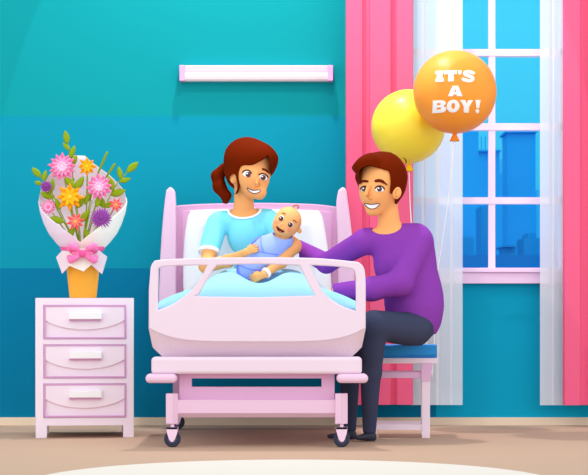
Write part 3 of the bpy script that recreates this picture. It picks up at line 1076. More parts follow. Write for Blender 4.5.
hR = hand(fm, (297, 100, 247), (-1, 0.25, -0.1), (0.1, 0.2, 1), (0.2, -1, 0), 22, 0.45)
hL = hand(fm, (337, -16, 291.5), (-0.4, 0.85, 0.3), (1, 0.4, 0.1), (0, 0, 1), 22, 0.35)
wr = chain(fm, [(326, 52, 263, 6), (297, 100, 247, 5)], 3) + chain(fm, [(372, -26, 289, 6), (337, -16, 291.5, 5.2)], 3)
shrink = lambda pts: pts
footM = [C(fm, (369.4, -21, 428), (369, -22, 434), 4, 2.5, k=3), C(fm, (350.2, 10, 427), (349, 9, 433.5), 3.6, 2.4, k=3)]
body_prims = mh + mneck + mtorso + armR[:1] + armL[:1] + wr + hR + hL + legsM + footM
legs_in = chain(fm, [(414, -6, 330, 16), (374, -42, 325, 13.5)], 6, -2) + chain(fm, [(374, -42, 326, 12.5), (370.6, -30, 372, 9.5), (369.4, -22, 430, 5.6)], 4, -1.5) + \
        chain(fm, [(408, 22, 328, 15), (367, 4, 327, 12)], 6, -2) + chain(fm, [(367, 4, 328, 11.5), (349.5, 8, 376, 9.4), (350.2, 10, 428, 5)], 4, -1.5)
body_prims = mh + mneck + mtorso[:-1] + [E(fm, 414.5, 12, 320, 21.5, 20, 18, k=8)] + armR[:1] + armL[:1] + wr + hR + hL + legs_in + footM
solid('body', body_prims, fm, m_skin, man, 0.6, 1)
# sweater
sw = mtorso + armR + armL
def reg_sw(g, D):
    X, Y, Z = g.xyz()
    hem = poly_sd(g.ax[0], g.ax[2], [fm.q(*p)[0::2] for p in [(270, -5, 215), (460, -5, 215), (460, -5, 340), (437.5, -5, 335.5), (420, -5, 324), (400, -5, 316.5), (380, -5, 313), (364, -5, 313), (340, -5, 330), (270, -5, 330)]])[:, None, :]
    n = E(fm, 386.5, -5, 226, 15.5, 26, 8.2, rot=-6)[0](X, Y, Z)
    wristR = fm.q(299, 97, 248)[0] - X
    wristL = fm.q(333, -17, 291)[0] - X
    near = np.where(Y > 6, wristR, wristL)
    return np.maximum(np.maximum(np.maximum(D, hem), -n), near)
cut(sw, fm, 'sweater', mat('sweater_purple', '#8c40aa', 0.8, 0.05), man, reg_sw, 0.7, 1.6, 1)
# trousers
def reg_tr(g, D):
    X, Y, Z = g.xyz()
    hem = Z - fm.q(369, -22, 433)[2]
    seat = np.where(X > fm.q(383, 0, 345)[0], Z - fm.q(400, 0, 345.4)[2], -50)
    top = fm.q(400, 0, 305)[2] - Z
    return np.maximum(np.maximum(np.maximum(D, hem), top), seat)
cut(legsM + [E(fm, 414, 12, 322, 23.5, 22, 20, k=10)], fm, 'trousers', mat('trousers_navy', '#3e435b', 0.8, 0.05), man, reg_tr, 0.7, 1.0, 1)
m_shoe = mat('shoe_black', '#2a2c3e', 0.45, 0.3)
for (ax_, ad, ay, tx, td, ty) in ((369.8, -21, 432, 357.8, -30, 438), (350.4, 10, 431.5, 329, 2, 436.2)):
    pr = [C(fm, (ax_, ad, ay), (ax_ + 1.2, ad, ay + 5), 5, 5.2, k=3), C(fm, (ax_, ad, ay + 4.4), (tx, td, ty), 5, 2.0, k=4)]
    zs = fm.q(ax_, ad, 440.6 if ad < 0 else 438.6)[2]
    cut(pr, fm, 'shoe', m_shoe, man, lambda g, D: np.maximum(np.maximum(D, g.xyz()[2] - zs), fm.q(0, ad, 429.4)[2] - g.xyz()[2]), 0.5)
# hair
V5 = lambda u, v: (340 + u / 5.28, 140 + v / 5.28)
mho = [(62, 150), (80, 118), (110, 90), (160, 68), (220, 58), (280, 66), (330, 90), (354, 125), (360, 180), (352, 245), (335, 290), (308, 328), (293, 345)]
mhi = [(290, 312), (296, 290), (280, 296), (270, 285), (262, 280), (265, 220), (258, 172), (240, 163), (190, 148), (150, 139), (115, 150), (102, 172), (106, 205), (103, 234), (97, 200), (90, 180)]
front = cr([V5(*p) for p in mho + mhi], 3)
back = cr([V5(*p) for p in mho] + [V5(*p) for p in ((240, 360), (150, 330), (95, 230))], 3)
hp = [E(fm, 381.5, 4, 180, 26, 27, 29, k=4), E(fm, 366, -12, 165, 14, 13, 11.5, rot=-22, k=6), E(fm, 392, 10, 190, 14, 18, 18, k=5)]
def reg_hair(fr, front, back, yb, dep):
    def f(g, D):
        X, Y, Z = g.xyz()
        pf = poly_sd(g.ax[0], g.ax[2], [fr.q(p[0], dep, p[1])[0::2] for p in front])[:, None, :]
        pb = poly_sd(g.ax[0], g.ax[2], [fr.q(p[0], 0, p[1])[0::2] for p in back])[:, None, :]
        reg = np.minimum(pf, np.maximum(pb, yb - Y))
        return np.maximum(D, reg)
    return f
hair_m = cut(hp, fm, 'hair', m_hair, man, reg_hair(fm, front, back, 4, -12), 0.5, 0.6, 2)
for pts in ([(334, 92), (346, 104), (349, 118), (344, 128)],):
    bm = bmesh.new()
    q = cr([V5(*p) for p in pts], 5, False)
    tube(bm, [W(a, b, 9.2) for a, b in q], [0.003 * (1 - abs(2 * i / (len(q) - 1) - 1)) + 0.0008 for i in range(len(q))], 8)
    bm_obj('stray_lock', bm, m_dark, hair_m, True)
# face
def eye(fr, prims, par, c, rx, ry, rot, ic, ir, lash, dep=-22):
    e = decal('eye', prims, fr, m_white, par, [circ(c[0], c[1], rx, ry, rot)], dep=dep, t=0.5, off=0.25)
    decal('iris', prims, fr, m_iris, e, [circ(ic[0], ic[1], ir)], dep=dep, t=0.5, off=0.5)
    decal('catchlight', prims, fr, m_white, e, [circ(ic[0] - ir * 0.35, ic[1] - ir * 0.35, ir * 0.33)], dep=dep, t=0.5, off=0.75, res=0.2)
    if lash: decal('eyelash', prims, fr, m_dark, e, strokes=[(lash, [0.3] + [0.7] * (len(lash) - 2) + [0.3])], dep=dep, t=0.5, off=0.6)
    return e
eye(fm, mh_face, man, V5(130, 259), 3.4, 2.7, 0, V5(128, 259), 2.5, cr([V5(107, 258), V5(120, 245), V5(140, 245), V5(150, 256)], 4, False))
eye(fm, mh_face, man, V5(209, 260), 4.6, 2.9, 0, V5(208, 260), 2.6, cr([V5(184, 258), V5(198, 245), V5(222, 246), V5(236, 262)], 4, False))
decal('eyebrow', mh_face, fm, m_brow, man, strokes=[(cr([V5(103, 225), V5(120, 215), V5(145, 218)], 4, False), [0.7] + [1.25] * 7 + [1.1])], off=0.4, dep=-20)
decal('eyebrow', mh_face, fm, m_brow, man, strokes=[(cr([V5(188, 217), V5(215, 216), V5(250, 238)], 4, False), [1.3] + [1.5] * 5 + [1.0, 0.7, 0.4])], off=0.4, dep=-20)
decal('nose_line', mh, fm, m_skin2, man, strokes=[(cr([V5(165, 240), V5(160, 262), V5(146, 292), V5(152, 310), V5(170, 314)], 4, False), 0.42)], off=0.15, dep=-23)
mo = cr([V5(130, 334), V5(165, 341), V5(208, 336), V5(195, 355), V5(172, 363), V5(150, 357)], 4)
mm_ = decal('mouth', mh_face, fm, m_teeth, man, [mo], off=0.3, dep=-20)
decal('lip_line', mh_face, fm, m_mouth, mm_, strokes=[(mo + mo[:1], 0.38)], off=0.45, dep=-20)
decal('ear_fold', mh, fm, m_skin2, man, strokes=[(cr([V5(308, 262), V5(296, 268), V5(292, 288), V5(300, 300)], 4, False), 0.45)], off=0.2, dep=-18, yr=(-26, -8))

# ---- the woman in bed
fwm = Fr(9.7)
wom = thing('person', W(246, 312, 9.7), 'woman with a brown ponytail in a light blue shirt sitting up in bed', 'person')
V6 = lambda u, v: (205 + u / 5.28, 130 + v / 5.28)
wh = [E(fwm, 249, 2, 165, 23, 24, 25, k=4), E(fwm, 253.2, -7, 178, 16, 16, 15, k=6), C(fwm, (253.5, -6, 183), (259.2, -12, 192.4), 13, 7.2, k=6), C(fwm, (244, -1, 180), (251, -8, 191), 9, 7, k=5)]
wh_face = list(wh)
wh += [C(fwm, (257.5, -23.5, 176), (257, -25.5, 183), 1.0, 1.9, k=3), C(fwm, (240, -4, 179), (235, -9, 179), 4, 3, k=2), E(fwm, 233.6, -11, 178.6, 4.0, 2.6, 5.4, rot=-15, k=1.5)]
wneck = [C(fwm, (244, 3, 190), (243.5, 7, 216), 9.5, 10.5, k=4)]
wtorso = [C(fwm, (221, 8, 222), (266, 8, 220), 10, 10, k=5), E(fwm, 249, 6, 235, 20.5, 16, 22, k=4), E(fwm, 252, 8, 266, 16.5, 15, 24, k=5), E(fwm, 250, 8, 290, 26, 18, 15, k=8)]
warmR = chain(fwm, [(217, 6, 224, 9.2), (206, -16, 266, 6.6)], 4) + chain(fwm, [(206, -16, 266, 6.8), (228, -46, 261, 5.8), (245.5, -66, 252.5, 3.4)], 4)
warmL = chain(fwm, [(270, 6, 222, 9.2), (293.5, -40, 246, 7.2)], 5) + chain(fwm, [(293.5, -40, 246, 7.2), (281, -56, 262, 5.8), (264, -70, 274.5, 3.4)], 4)
whR = hand(fwm, (245.5, -66, 252.5), (0.92, -0.12, -0.42), (0.3, -0.1, 0.9), (0.1, 1, 0.2), 15.5, 0.25, thumb=1, k=0.8)
whL = hand(fwm, (264, -70, 274.5), (-0.92, 0.0, 0.36), (0.25, 0.1, 0.95), (0, 1, -0.1), 16.5, 0.25, thumb=1, k=0.8)
wlegs = chain(fwm, [(240, -4, 294, 12), (229, -105, 291, 9), (236, -165, 303, 5)], 5) + chain(fwm, [(262, -4, 294, 12), (284, -105, 291, 9), (274, -165, 303, 5)], 5)
wfeet = [C(fwm, (236, -165, 303), (236, -166, 298), 4.5, 4, k=3), C(fwm, (274, -165, 303), (274, -166, 298), 4.5, 4, k=3)]
solid('body', wh + wneck + wtorso + warmR + warmL + whR + whL + wlegs + wfeet, fwm, m_skin, wom, 0.55, 1)
m_shirt = mat('shirt_light_blue', '#80e3f6', 0.8, 0.05)
shp = wtorso + [C(fwm, (217, 6, 224), (208.5, -8, 253), 9.6, 8.8, k=3), C(fwm, (270, 6, 222), (280, -14, 234), 9.2, 9.2, k=5)]
cuff0, cuff1 = np.array(fwm.q(216.5, 0, 226)), np.array(fwm.q(211.5, -11, 249))
axu = (cuff1 - cuff0) / np.linalg.norm(cuff1 - cuff0)
axu[0] += 0.05
def reg_sh(lo, hi):
    def f(g, D):
        X, Y, Z = g.xyz()
        t = (X - cuff1[0]) * axu[0] + (Y - cuff1[1]) * axu[1] + (Z - cuff1[2]) * axu[2]
        left = X < fwm.q(223, 0, 250)[0]
        sleeve = np.where(left, np.maximum(t - hi, (lo if lo is not None else -99) - t), -99 if lo is None else 99)
        n = E(fwm, 244.3, -4, 208, 16.2, 22, 9.5, rot=-4)[0](X, Y, Z)
        bottom = Z - fwm.q(245, 0, 292)[2]
        return np.maximum(np.maximum(np.maximum(D, sleeve), -n), bottom)
    return f
shirt = cut(shp, fwm, 'shirt', m_shirt, wom, reg_sh(None, 0), 0.6, 1.4)
cut(shp, fwm, 'cuff', mat('cuff_white', '#fbfdff', 0.8), shirt, reg_sh(-0.8, 2.8), 0.5, 1.9)
def reg_col(g, D):
    X, Y, Z = g.xyz()
    n = E(fwm, 244.3, -4, 208, 16.2, 22, 9.5, rot=-4)[0](X, Y, Z)
    return np.maximum(np.maximum(np.abs(D) - 1.0, np.abs(n - 0.7) - 1.1), np.maximum(fwm.q(244, 0, 203)[2] - Z, D - 2))
cut(shp, fwm, 'collar', mat('cuff_white', '#fbfdff'), shirt, reg_col, 0.45, 1.7)
# bracelet
bc = np.array(fwm.q(266, -68.3, 272.9)); ba = np.array(fwm.q(264, -70, 274.5)) - np.array(fwm.q(281, -56, 262)); ba /= np.linalg.norm(ba)
def reg_br(g, D):
    X, Y, Z = g.xyz()
    t = (X - bc[0]) * ba[0] + (Y - bc[1]) * ba[1] + (Z - bc[2]) * ba[2]
    return np.maximum(np.abs(D) - 0.7, np.abs(t) - 1.6)
cut(chain(fwm, [(281, -56, 262, 5.8), (264, -70, 274.5, 3.4)], 0), fwm, 'bracelet', mat('bracelet_white', '#ffffff', 0.5), wom, reg_br, 0.4, 0.8)
# hair
wo = [(98, 205), (97, 150), (112, 92), (150, 55), (200, 36), (250, 38), (300, 58), (350, 90), (382, 130), (388, 165), (375, 200), (350, 232)]
wi = [(345, 205), (343, 180), (333, 140), (312, 155), (280, 175), (245, 190), (205, 190), (186, 205), (179, 232), (178, 262), (185, 290), (178, 322), (158, 340), (170, 312), (168, 270), (160, 238), (146, 232), (132, 248), (128, 262), (112, 245)]
wfront = cr([V6(*p) for p in wo + wi], 3)
wback = cr([V6(*p) for p in wo] + [V6(*p) for p in ((300, 300), (210, 330), (130, 290), (105, 240))], 3)
whp = [E(fwm, 249, 4, 163, 26.5, 27, 26.5, k=4), E(fwm, 262, -8, 160, 15, 16, 17, rot=35, k=6), E(fwm, 238, 2, 178, 14, 18, 15, k=6), C(fwm, (236, -9, 178), (238, -10, 192), 6, 5, k=4)]
whair = cut(whp, fwm, 'hair', m_hair, wom, reg_hair(fwm, wfront, wback, 3, -12), 0.5, 0.6, 2)
pt = [(224, 14, 168, 5), (217.5, 16, 176, 6.2), (219.5, 14, 187, 6.4), (226, 10, 196, 5.4)]
solid('ponytail', chain(fwm, pt, 3) + chain(fwm, [(226, 10, 196, 5.4), (226, 9, 201, 2.6), (222.6, 9, 202.6, 0.7)], 2), fwm, m_hair, whair, 0.5, 2)
eye(fwm, wh_face, wom, V6(222, 231), 4.5, 3.2, 8, V6(228, 235), 2.7, cr([V6(196, 226), V6(210, 214), V6(232, 214), V6(247, 232)], 4, False))
eye(fwm, wh_face, wom, V6(308, 248), 4.2, 3.2, 14, V6(307, 250), 2.7, cr([V6(285, 238), V6(300, 229), V6(320, 234), V6(334, 250)], 4, False))
decal('eyebrow', wh_face, fwm, m_brow, wom, strokes=[(cr([V6(306, 206), V6(322, 210), V6(340, 226)], 4, False), [1.0] * 6 + [0.8, 0.6, 0.4])], off=0.4, dep=-20)
decal('nose_line', wh, fwm, m_skin2, wom, strokes=[(cr([V6(287, 218), V6(276, 240), V6(275, 262), V6(290, 285), V6(284, 298), V6(266, 298)], 4, False), 0.4)], off=0.15, dep=-23)
wmo = cr([V6(222, 305), V6(250, 318), V6(294, 317), V6(280, 330), V6(258, 334), V6(236, 324)], 4)
wm = decal('mouth', wh_face, fwm, m_teeth, wom, [wmo], off=0.3, dep=-21)
decal('lip_line', wh_face, fwm, m_mouth, wm, strokes=[(wmo + wmo[:1], 0.36)], off=0.45, dep=-21)

# ---- the baby
fb_ = Fr(9.45)
baby = thing('person', W(262, 284, 9.45), 'smiling baby wrapped in a periwinkle blue cloth in the arms of the woman', 'person')
bh = [E(fb_, 288, 0, 221, 13.6, 13, 14.5, rot=20, k=4), E(fb_, 283.5, -3, 227.5, 11, 11, 9.6, rot=20, k=5)]
bh_face = list(bh)
bh += [E(fb_, 299.3, 2, 230.5, 2.4, 2, 3.2, rot=-20, k=1), E(fb_, 281.6, -13.6, 224.5, 1.3, 1.4, 1.1, k=1.5)]
bbody = [C(fb_, (282, 3, 240), (266, 1, 253), 11, 15.5, k=5), C(fb_, (266, 1, 253), (252, 1, 266), 15.5, 13.2, k=5), C(fb_, (252, 1, 266), (245, 1, 275), 13, 7.6, k=5)]
inner = [C(fb_, (282, 3, 240), (266, 2, 253), 8, 11, k=4), C(fb_, (266, 2, 253), (248, 2, 270), 10, 6, k=4)]
solid('body', bh + inner, fb_, mat('skin_baby', '#fdb372', 0.6, 0.1), baby, 0.5, 1)
def reg_sd(g, D):
    X, Y, Z = g.xyz()
    n = E(fb_, 283.5, -7, 226.5, 15.0, 19, 12.5, rot=20)[0](X, Y, Z)
    return np.maximum(D, -n)
m_sw = mat('swaddle_blue', '#9fb6ff', 0.8, 0.05)
swd = cut(bbody, fb_, 'swaddle', m_sw, baby, reg_sd, 0.5, 0.6)
m_swl = mat('swaddle_edge', '#7f8dff', 0.8, 0.05)
V7 = lambda u, v: (225 + u / 7.35, 240 + v / 7.35)
V8 = lambda u, v: (255 + u / 7.92, 195 + v / 7.92)
decal('wrap_edge', bbody, fb_, m_swl, swd, strokes=[(cr([V8(132, 245), V8(80, 275), V8(20, 335), (251, 243.5)], 4, False), [0.4] * 4 + [1.0] * 6 + [0.8] * 3)], off=0.9, dep=-9, yr=(-25, 8))
decal('wrap_edge', bbody, fb_, m_swl, swd, strokes=[(cr([V8(45, 330), V8(48, 390), V8(70, 455)], 4, False), 0.38)], off=0.9, dep=-14, yr=(-25, 8))
decal('wrap_edge', bbody, fb_, m_swl, swd, strokes=[(cr([V7(205, 65), V7(290, 92), V7(390, 108)], 5, False), 0.4)], off=0.9, dep=-14, yr=(-25, 8))
decal('wrap_edge', bbody, fb_, m_swl, swd, strokes=[(cr([V7(95, 180), V7(170, 212), V7(262, 225)], 5, False), 0.4)], off=0.9, dep=-12, yr=(-25, 8))
decal('wrap_edge', bbody, fb_, m_swl, swd, strokes=[(cr([V7(85, 175), V7(90, 230), V7(150, 292)], 5, False), 1.3)], off=0.9, dep=-8, yr=(-25, 8))
for c, q in ((V8(208, 182), V8(206, 186)), (V8(283, 235), V8(280, 236))):
    e = decal('eye', bh_face, fb_, m_white, baby, [circ(c[0], c[1], 2.6, 2.6)], off=0.2, dep=-11, t=0.4, res=0.25, yr=(-25, 5))
    decal('iris', bh_face, fb_, m_iris, e, [circ(q[0], q[1], 2.45)], off=0.45, dep=-11, t=0.4, res=0.25, yr=(-25, 5))
    decal('catchlight', bh_face, fb_, m_white, e, [circ(q[0] - 0.7, q[1] - 0.7, 0.6)], off=0.65, dep=-11, t=0.4, res=0.2, yr=(-25, 5))
for pts in ([V8(215, 142), V8(228, 143), V8(240, 152)], [V8(303, 200), V8(316, 205), V8(328, 218)]):
    decal('eyebrow', bh_face, fb_, mat('brow_soft', '#b5612c', 0.6), baby, strokes=[(cr(pts, 4, False), 0.55)], off=0.3, dep=-9, res=0.25, yr=(-25, 5))
bmo = cr([V8(168, 245), V8(200, 268), V8(235, 290), V8(205, 298), V8(178, 280)], 4)
b_m = decal('mouth', bh_face, fb_, m_mouth, baby, [bmo], off=0.3, dep=-11, res=0.25, yr=(-25, 5))
decal('tongue', bh_face, fb_, mat('tongue_red', '#e0604f', 0.5), b_m, [cr([V8(184, 284), V8(200, 284), V8(215, 294), V8(203, 296)], 3)], off=0.5, dep=-11, res=0.2, t=0.4, yr=(-25, 5))
for c in (V8(172, 212), V8(272, 278)):
    decal('cheek', bh_face, fb_, mat('cheek_rosy', '#fb9a72', 0.6), baby, [circ(c[0], c[1], 2.5, 2.1)], off=0.05, dep=-10, res=0.25, t=0.4, yr=(-25, 5))
bm = bmesh.new()
tube(bm, [W(*V8(u, v), 9.44) for u, v in cr([(318, 128), (302, 120), (300, 98), (315, 82), (335, 82), (345, 96), (336, 106)], 5, False)], 0.0036, 8)
bm_obj('hair_curl', bm, mat('hair_soft', '#c2703a', 0.6), baby, True)

# ------------------------------------------------------------------ flowers on the nightstand
dfl = 9.47
sf = s_of(dfl)
pot = thing('flower_pot', W(83.3, 298, dfl), 'orange flower pot on the nightstand under the bouquet', 'flower pot')
zt = W(83, 298.1, dfl)
bm = bmesh.new()
lathe(bm, [(13.2 * sf, 0), (13.4 * sf, 1 * sf), (15.4 * sf, 20 * sf), (17 * sf, 36 * sf), (17.2 * sf, 37 * sf), (16 * sf, 37 * sf), (12.5 * sf, 2 * sf), (0.4 * sf, 2 * sf)], (zt.x, zt.y, 0), 48)
for v in bm.verts: v.co.z += W(0, 298.1, dn).z + 0.001
bm_obj('vessel', bm, mat('pot_orange', '#fdb040', 0.6), pot, True)

bq = thing('bouquet', W(82.5, 262, dfl), 'bouquet of pink, purple, orange and coral flowers in paper wrap with a pink bow', 'bouquet')
bx, by = W(82.5, 0, dfl).x, dfl - DW
zr = lambda row: W(0, row, dfl).z
m_wrap, m_wrap2, m_cream = mat('wrap_lilac', '#f0e0f4', 0.8), mat('wrap_inner_lilac', '#fbeeff', 0.8), mat('wrap_cream', '#fffaee', 0.8)
# paper cone: open V in front, tall sheet behind
def rim_row(th):                          # th = 0 towards the viewer, +-180 at the back
    a = abs(th) / math.pi
    pts = [(0, 243), (0.12, 233), (0.25, 221), (0.4, 208), (0.5, 200), (0.62, 184), (0.75, 170), (0.88, 160), (1.0, 154)]
    for (a0, r0), (a1, r1) in zip(pts, pts[1:]):
        if a <= a1: return r0 + (r1 - r0) * (a - a0) / (a1 - a0)
    return 154
def cone_r(row, th):                      # radius in picture units by height
    pts = [(256, 14), (250, 19), (244, 25.5), (234, 33.5), (224, 38.5), (212, 42.5), (202, 44), (190, 42), (175, 33.5), (165, 24), (154, 12)]
    for (r0, q0), (r1, q1) in zip(pts, pts[1:]):
        if row >= r1: return q0 + (q1 - q0) * (r0 - row) / (r0 - r1)
    return 12
def cone_pt(th, t, off=0.0):
    rr = rim_row(th)
    row = 256 + (rr - 256) * t
    r = cone_r(row, th)
    back = max(0.0, -math.cos(th))
    # the back sheet narrows in outline only: it stays behind the flowers
    x = r * math.sin(th)
    if row < 202:
        y = 44 * math.cos(th) * 0.55 * (0.9 + 0.1 * r / 44)
    else:
        y = r * math.cos(th) * (0.75 if math.cos(th) > 0 else 0.55)
    k = 1 - off / max(r, 8)
    return Vector((bx + x * k * sf, by - y * k * sf, zr(row)))
def sheet(name, th0, th1, m, par, n=40, nt=18, off=0.0):
    bm = bmesh.new()
    ths = [th0 + (th1 - th0) * i / n for i in range(n + 1)]
    a = [[cone_pt(t, j / nt, off) for t in ths] for j in range(nt + 1)]
    b = [[cone_pt(t, j / nt, off + 0.45) for t in ths] for j in range(nt + 1)]
    loft(bm, a); loft(bm, b)
    loft(bm, [a[0], b[0]]); loft(bm, [a[-1], b[-1]])
    loft(bm, [[r[0] for r in a], [r[0] for r in b]]); loft(bm, [[r[-1] for r in a], [r[-1] for r in b]])
    bmesh.ops.remove_doubles(bm, verts=bm.verts[:], dist=1e-6)
    return bm_obj(name, bm, m, par, True)
pi = math.pi
tag(sheet('wrapping_sheet', 0.5 * pi, 1.5 * pi, m_wrap2, bq, 60, 24), 'lilac back sheet')
tag(sheet('wrapping_sheet', -0.52 * pi, 0.04 * pi, m_wrap, bq), 'pale lilac left front sheet')
tag(sheet('wrapping_sheet', -0.02 * pi, 0.52 * pi, m_cream, bq, off=-0.7), 'cream right front sheet')
# paper skirt below the bow
def skirt(name, pts, m, r0, lift):
    bm = bmesh.new()
    f = []
    for px, row in pts:
        u = max(-0.98, min(0.98, (px - 82.5) / r0))
        f.append((W(px, row, dfl).x, by - math.sqrt(1 - u * u) * r0 * 0.8 * sf - lift * sf, zr(row)))
    fr_ = [bm.verts.new(p) for p in f]
    bk = [bm.verts.new((p[0], p[1] + 0.7 * sf, p[2])) for p in f]
    bm.faces.new(fr_); bm.faces.new(bk[::-1])
    for i in range(len(f)):
        j = (i + 1) % len(f)
        bm.faces.new((fr_[i], fr_[j], bk[j], bk[i]))
    bmesh.ops.triangulate(bm, faces=bm.faces[:])
    return bm_obj(name, bm, m, bq)
m_skirt = mat('wrap_blush', '#efdbe4', 0.8)
skirt('paper_skirt', [(64, 251), (57, 257.5), (64, 274), (72, 266), (74, 252)], m_skirt, 27, 0.4)
skirt('paper_skirt', [(101, 251), (108, 257), (103.5, 274.5), (94, 266), (90, 252)], m_skirt, 27, 0.4)
skirt('paper_skirt', [(70, 249), (71, 266), (86, 272), (94.5, 264.5), (96, 249)], m_cream, 27, 2.2)
# ribbon and bow
m_bow, m_bow2 = mat('bow_pink', '#fd7fb8', 0.6), mat('bow_rose', '#f15f9e', 0.6)
bow = bpy.data.objects.new('bow', None); bow.parent = bq; COL.objects.link(bow)
ff = Fr(dfl)
solid('ribbon', chain(ff, [(63, -6, 248.5, 2.6), (72, -20, 251.5, 2.6), (82.5, -25, 253, 2.6), (93, -20, 251.5, 2.6), (102, -6, 248.5, 2.6)], 1), ff, m_bow2, bow, 0.5, 1)
for sg in (-1, 1):
    X = lambda v: 82.5 + sg * v
    up = chain(ff, [(X(2), -27, 252.5, 1.6), (X(7), -29, 248, 3.0), (X(11.5), -28, 246.6, 3.4), (X(13.2), -27, 249, 2.6)], 1)
    dn_ = chain(ff, [(X(2), -27, 254.5, 1.6), (X(7), -29, 258, 2.8), (X(11.5), -28, 260.2, 3.2), (X(13.4), -27, 257, 2.4)], 1)
    solid('loop', up + dn_ + chain(ff, [(X(3), -28, 253.3, 1.5), (X(9.5), -27.4, 253, 1.6)], 0.6), ff, m_bow, bow, 0.45, 1)
solid('bow_knot', [E(ff, 82.5, -28.5, 253.6, 3.6, 3, 3.8, k=0)], ff, m_bow2, bow, 0.4, 1)

def petal(bm, c, ang, ln, wd, base, tilt, thick=0.5, point=1.3, seg=8):
    """pointed leaf-like blade from the centre outwards in the picture plane, lifted by tilt towards the viewer"""
    ca, sa = math.cos(ang), math.sin(ang)
    rows = []
    for i in range(seg + 1):
        t = i / seg
        w_ = wd * (math.sin(math.pi * min(1, t ** (1 / point) * 0.96 + 0.04)) ** 0.8) * 0.5 + 0.02
        r = base + (ln - base) * t
        h = tilt * math.sin(t * pi * 0.6)
        ring = []
        for u, k in ((-1, 0), (-0.5, 0.55), (0, 0.75), (0.5, 0.55), (1, 0), (0.5, -0.5), (0, -0.6), (-0.5, -0.5)):
            x, z, y = r * ca - u * w_ * sa, r * sa + u * w_ * ca, -(h + k * thick)
            ring.append((c.x + x * sf, c.y + y * sf, c.z + z * sf))
        rows.append(ring)
    loft(bm, rows, True, True)

def bloom(px, py, dep, layers, center, label, stem_to):
    """one cut flower: rings of petals, a centre and its stem"""
    c = W(px, py, dfl + dep * sf)
    fl = None
    for li, (n, ln, wd, col, rot, tilt) in enumerate(layers):
        bm = bmesh.new()
        for k in range(n):
            petal(bm, c + Vector((0, -li * 1.1 * sf, 0)), rot + 2 * pi * k / n, ln * (1 + 0.05 * math.sin(k * 2.4 + li)), wd, 0.3, tilt)
        o = bm_obj('flower' if li == 0 else 'petal_ring', bm, mat('petal_' + col[1:], col, 0.7), bq if li == 0 else fl, True)
        if li == 0:
            fl = o
            tag(fl, label)
    if center:
        bm = bmesh.new()
        r, col = center
        lathe(bm, [(0.05 * r * sf, -0.6 * r * sf), (0.6 * r * sf, -0.5 * r * sf), (0.95 * r * sf, -0.1 * r * sf), (r * sf, 0.3 * r * sf), (0.3 * r * sf, 0.6 * r * sf)], (c.x, c.y - (len(layers) * 1.1 + 0.2) * sf, c.z), 20, 'y')
        bm_obj('flower_center', bm, mat('flower_center_' + col[1:], col, 0.8), fl, True)
    sx, sy = stem_to
    a, b = c + Vector((0, 0.8 * sf, 0)), W(sx, sy, dfl)
    mid = (a + b) / 2 + Vector((0.006 * (1 if px > 82 else -1), 0.008, 0))
    bm = bmesh.new()
    tube(bm, sag(a, mid, b), 0.7 * sf, 6)
    bm_obj('stem', bm, m_stem, fl, True)
    return fl
m_stem = mat('stem_green', '#8fa62a', 0.7)
m_leaf = mat('leaf_olive', '#93ab1e', 0.7)
P1 = lambda n, r: [(n, r, r * 0.42, '#fd7ab0', 0.1, 1.0), (n, r * 0.74, r * 0.34, '#fd9dcc', 0.1 + pi / n, 1.8), (n - 2, r * 0.42, r * 0.24, '#fdc6e4', 0.3, 2.2)]
bloom(62.3, 166.8, -6, P1(13, 14.2), (1.6, '#fde0f2'), 'largest pink flower, upper left', (80, 248))
bloom(99.2, 186.8, -12, P1(12, 13.2), (1.6, '#fde0f2'), 'pink flower at the right', (84, 248))
bloom(48.4, 207, -10, [(13, 7.8, 3.0, '#fd86b6', 0, 0.8), (11, 5.2, 2.4, '#fdb4d8', 0.2, 1.4)], (2.0, '#fb78ac'), 'small pink flower at the left edge', (78, 246))
OY = lambda r: [(8, r, r * 0.42, '#fd9f1c', pi / 2, 1.0), (8, r * 0.72, r * 0.34, '#fdbd24', pi / 2 + pi / 8, 1.6)]
bloom(70, 197.3, -14, OY(14.2), (2.4, '#fdd23c'), 'large orange star flower in the middle', (81, 248))
bloom(87.2, 166.6, -6, OY(9.6), (1.7, '#fdd23c'), 'small orange star flower at the top', (83, 248))
CO = lambda r: [(8, r, r * 0.36, '#fb5f66', 0.25, 0.8), (8, r * 0.62, r * 0.28, '#fd8a7c', 0.25 + pi / 8, 1.4)]
bloom(75.6, 221.6, -18, CO(9.6), (1.5, '#fdc45c'), 'coral star flower low in the middle', (81, 249))
bloom(116, 205, -10, CO(7.6), (1.2, '#fdc45c'), 'small coral star flower at the right edge', (87, 248))
PU = lambda r: [(22, r, r * 0.22, '#b865bd', 0, 0.6), (20, r * 0.86, r * 0.22, '#aa55b2', 0.1, 1.2), (16, r * 0.6, r * 0.2, '#984aa4', 0.2, 1.6)]
bloom(101.2, 218.0, -21, PU(11.2), (3.0, '#87408f'), 'large purple pompom flower', (85, 249))
bloom(46.3, 186.6, -8, PU(6.4), (2.2, '#87408f'), 'small purple pompom flower at the left', (78, 247))

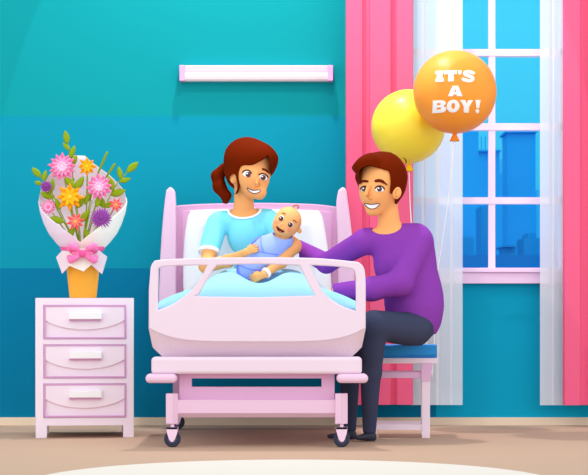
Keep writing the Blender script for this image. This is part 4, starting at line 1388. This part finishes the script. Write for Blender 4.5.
def leaf(px, py, tip, wd, dep, par):
    c = W(px, py, dfl + dep * sf)
    dx, dz = tip[0] - px, -(tip[1] - py)
    bm = bmesh.new()
    petal(bm, c, math.atan2(dz, dx), math.hypot(dx, dz), wd, 0.0, 0.8, 0.45, 1.15, 8)
    bm_obj('leaf', bm, m_leaf, par, True)
def sprig(stem, leaves, dep):
    bm = bmesh.new()
    tube(bm, [W(a, b, dfl + dep * sf) for a, b in cr(stem, 5, False)], 0.55 * sf, 6)
    o = bm_obj('leaf_sprig', bm, m_stem, bq, True)
    for (a, b, w_) in leaves: leaf(a[0], a[1], b, w_, dep - 0.6, o)
sprig([(66, 139), (69, 150), (72, 160), (73, 180), (80, 247)], [((67.6, 143.5), (65, 130.5), 6.6), ((69.5, 150), (63, 142.5), 5.0), ((70, 158), (75, 145.5), 5.8), ((70.5, 166), (77, 155), 6.6)], -2)
sprig([(38, 174), (44, 181), (50, 188), (62, 215), (78, 247)], [((40.5, 177), (32, 167.5), 6.4), ((43.5, 181.5), (46, 170), 5.6), ((42, 184.5), (34.5, 181.6), 4.6), ((49.5, 194), (53.5, 178.5), 6.6), ((53.5, 198), (40, 192.6), 7.0)], -4)
sprig([(128, 172), (120, 180), (112, 192), (103, 212), (86, 248)], [((127, 172), (138.5, 162), 7.2), ((121, 179), (118.5, 166.5), 5.6), ((119.5, 181.8), (131, 178.4), 5.4), ((111, 195), (126, 190), 7.4), ((113.5, 191), (108.5, 175.5), 6.8), ((105, 207), (113, 202), 6.2), ((104, 208), (98, 194), 6.8)], -4)
for a, b in (((95.5, 179), (107.5, 151.5)), ((105.5, 178), (115.3, 163.5))):
    c = W(a[0], a[1], dfl - 3 * sf)
    bm = bmesh.new()
    dx, dz = b[0] - a[0], -(b[1] - a[1])
    L = math.hypot(dx, dz)
    e = W(b[0], b[1], dfl - 3 * sf)
    tube(bm, [c + (e - c) * t for t in (0, 0.3, 0.6, 0.9, 0.97, 1)], [0.5 * sf, 1.0 * sf, 1.35 * sf, 1.35 * sf, 1.1 * sf, 0.4 * sf], 8)
    o = bm_obj('grass_blade', bm, mat('grass_green', '#86a023', 0.7), bq, True)
    bm = bmesh.new()
    tube(bm, sag(c, W((a[0] + 83) / 2 - 2, 215, dfl + 2 * sf), W(84, 248, dfl)), 0.5 * sf, 6)
    bm_obj('stem', bm, m_stem, o, True)
sprig([(74, 178), (74, 190), (78, 215), (81, 248)], [((74.5, 187.5), (64.8, 177), 7.2), ((75.5, 189.5), (84, 176.3), 7.2), ((76.5, 208), (84.5, 197), 6.6), ((76, 200), (66, 206), 0.1)][:3], -6)
sprig([(92, 200), (88, 220), (83, 248)], [((80.5, 222), (89.5, 210), 7.0), ((84.5, 233), (89.5, 222), 0.1)][:1] + [((89, 240), (84.5, 228), 6.4), ((97, 207), (99.5, 195), 6.2)], -9)
sprig([(52, 212), (60, 224), (70, 238), (80, 249)], [((64, 222), (49, 217.5), 7.0), ((67.5, 238.5), (74.5, 226.5), 7.0), ((60, 210), (56, 198), 5.4)], -9)
sprig([(92, 176), (90, 200), (85, 235), (83, 249)], [((90, 192), (84.5, 205), 5.6)], -5)
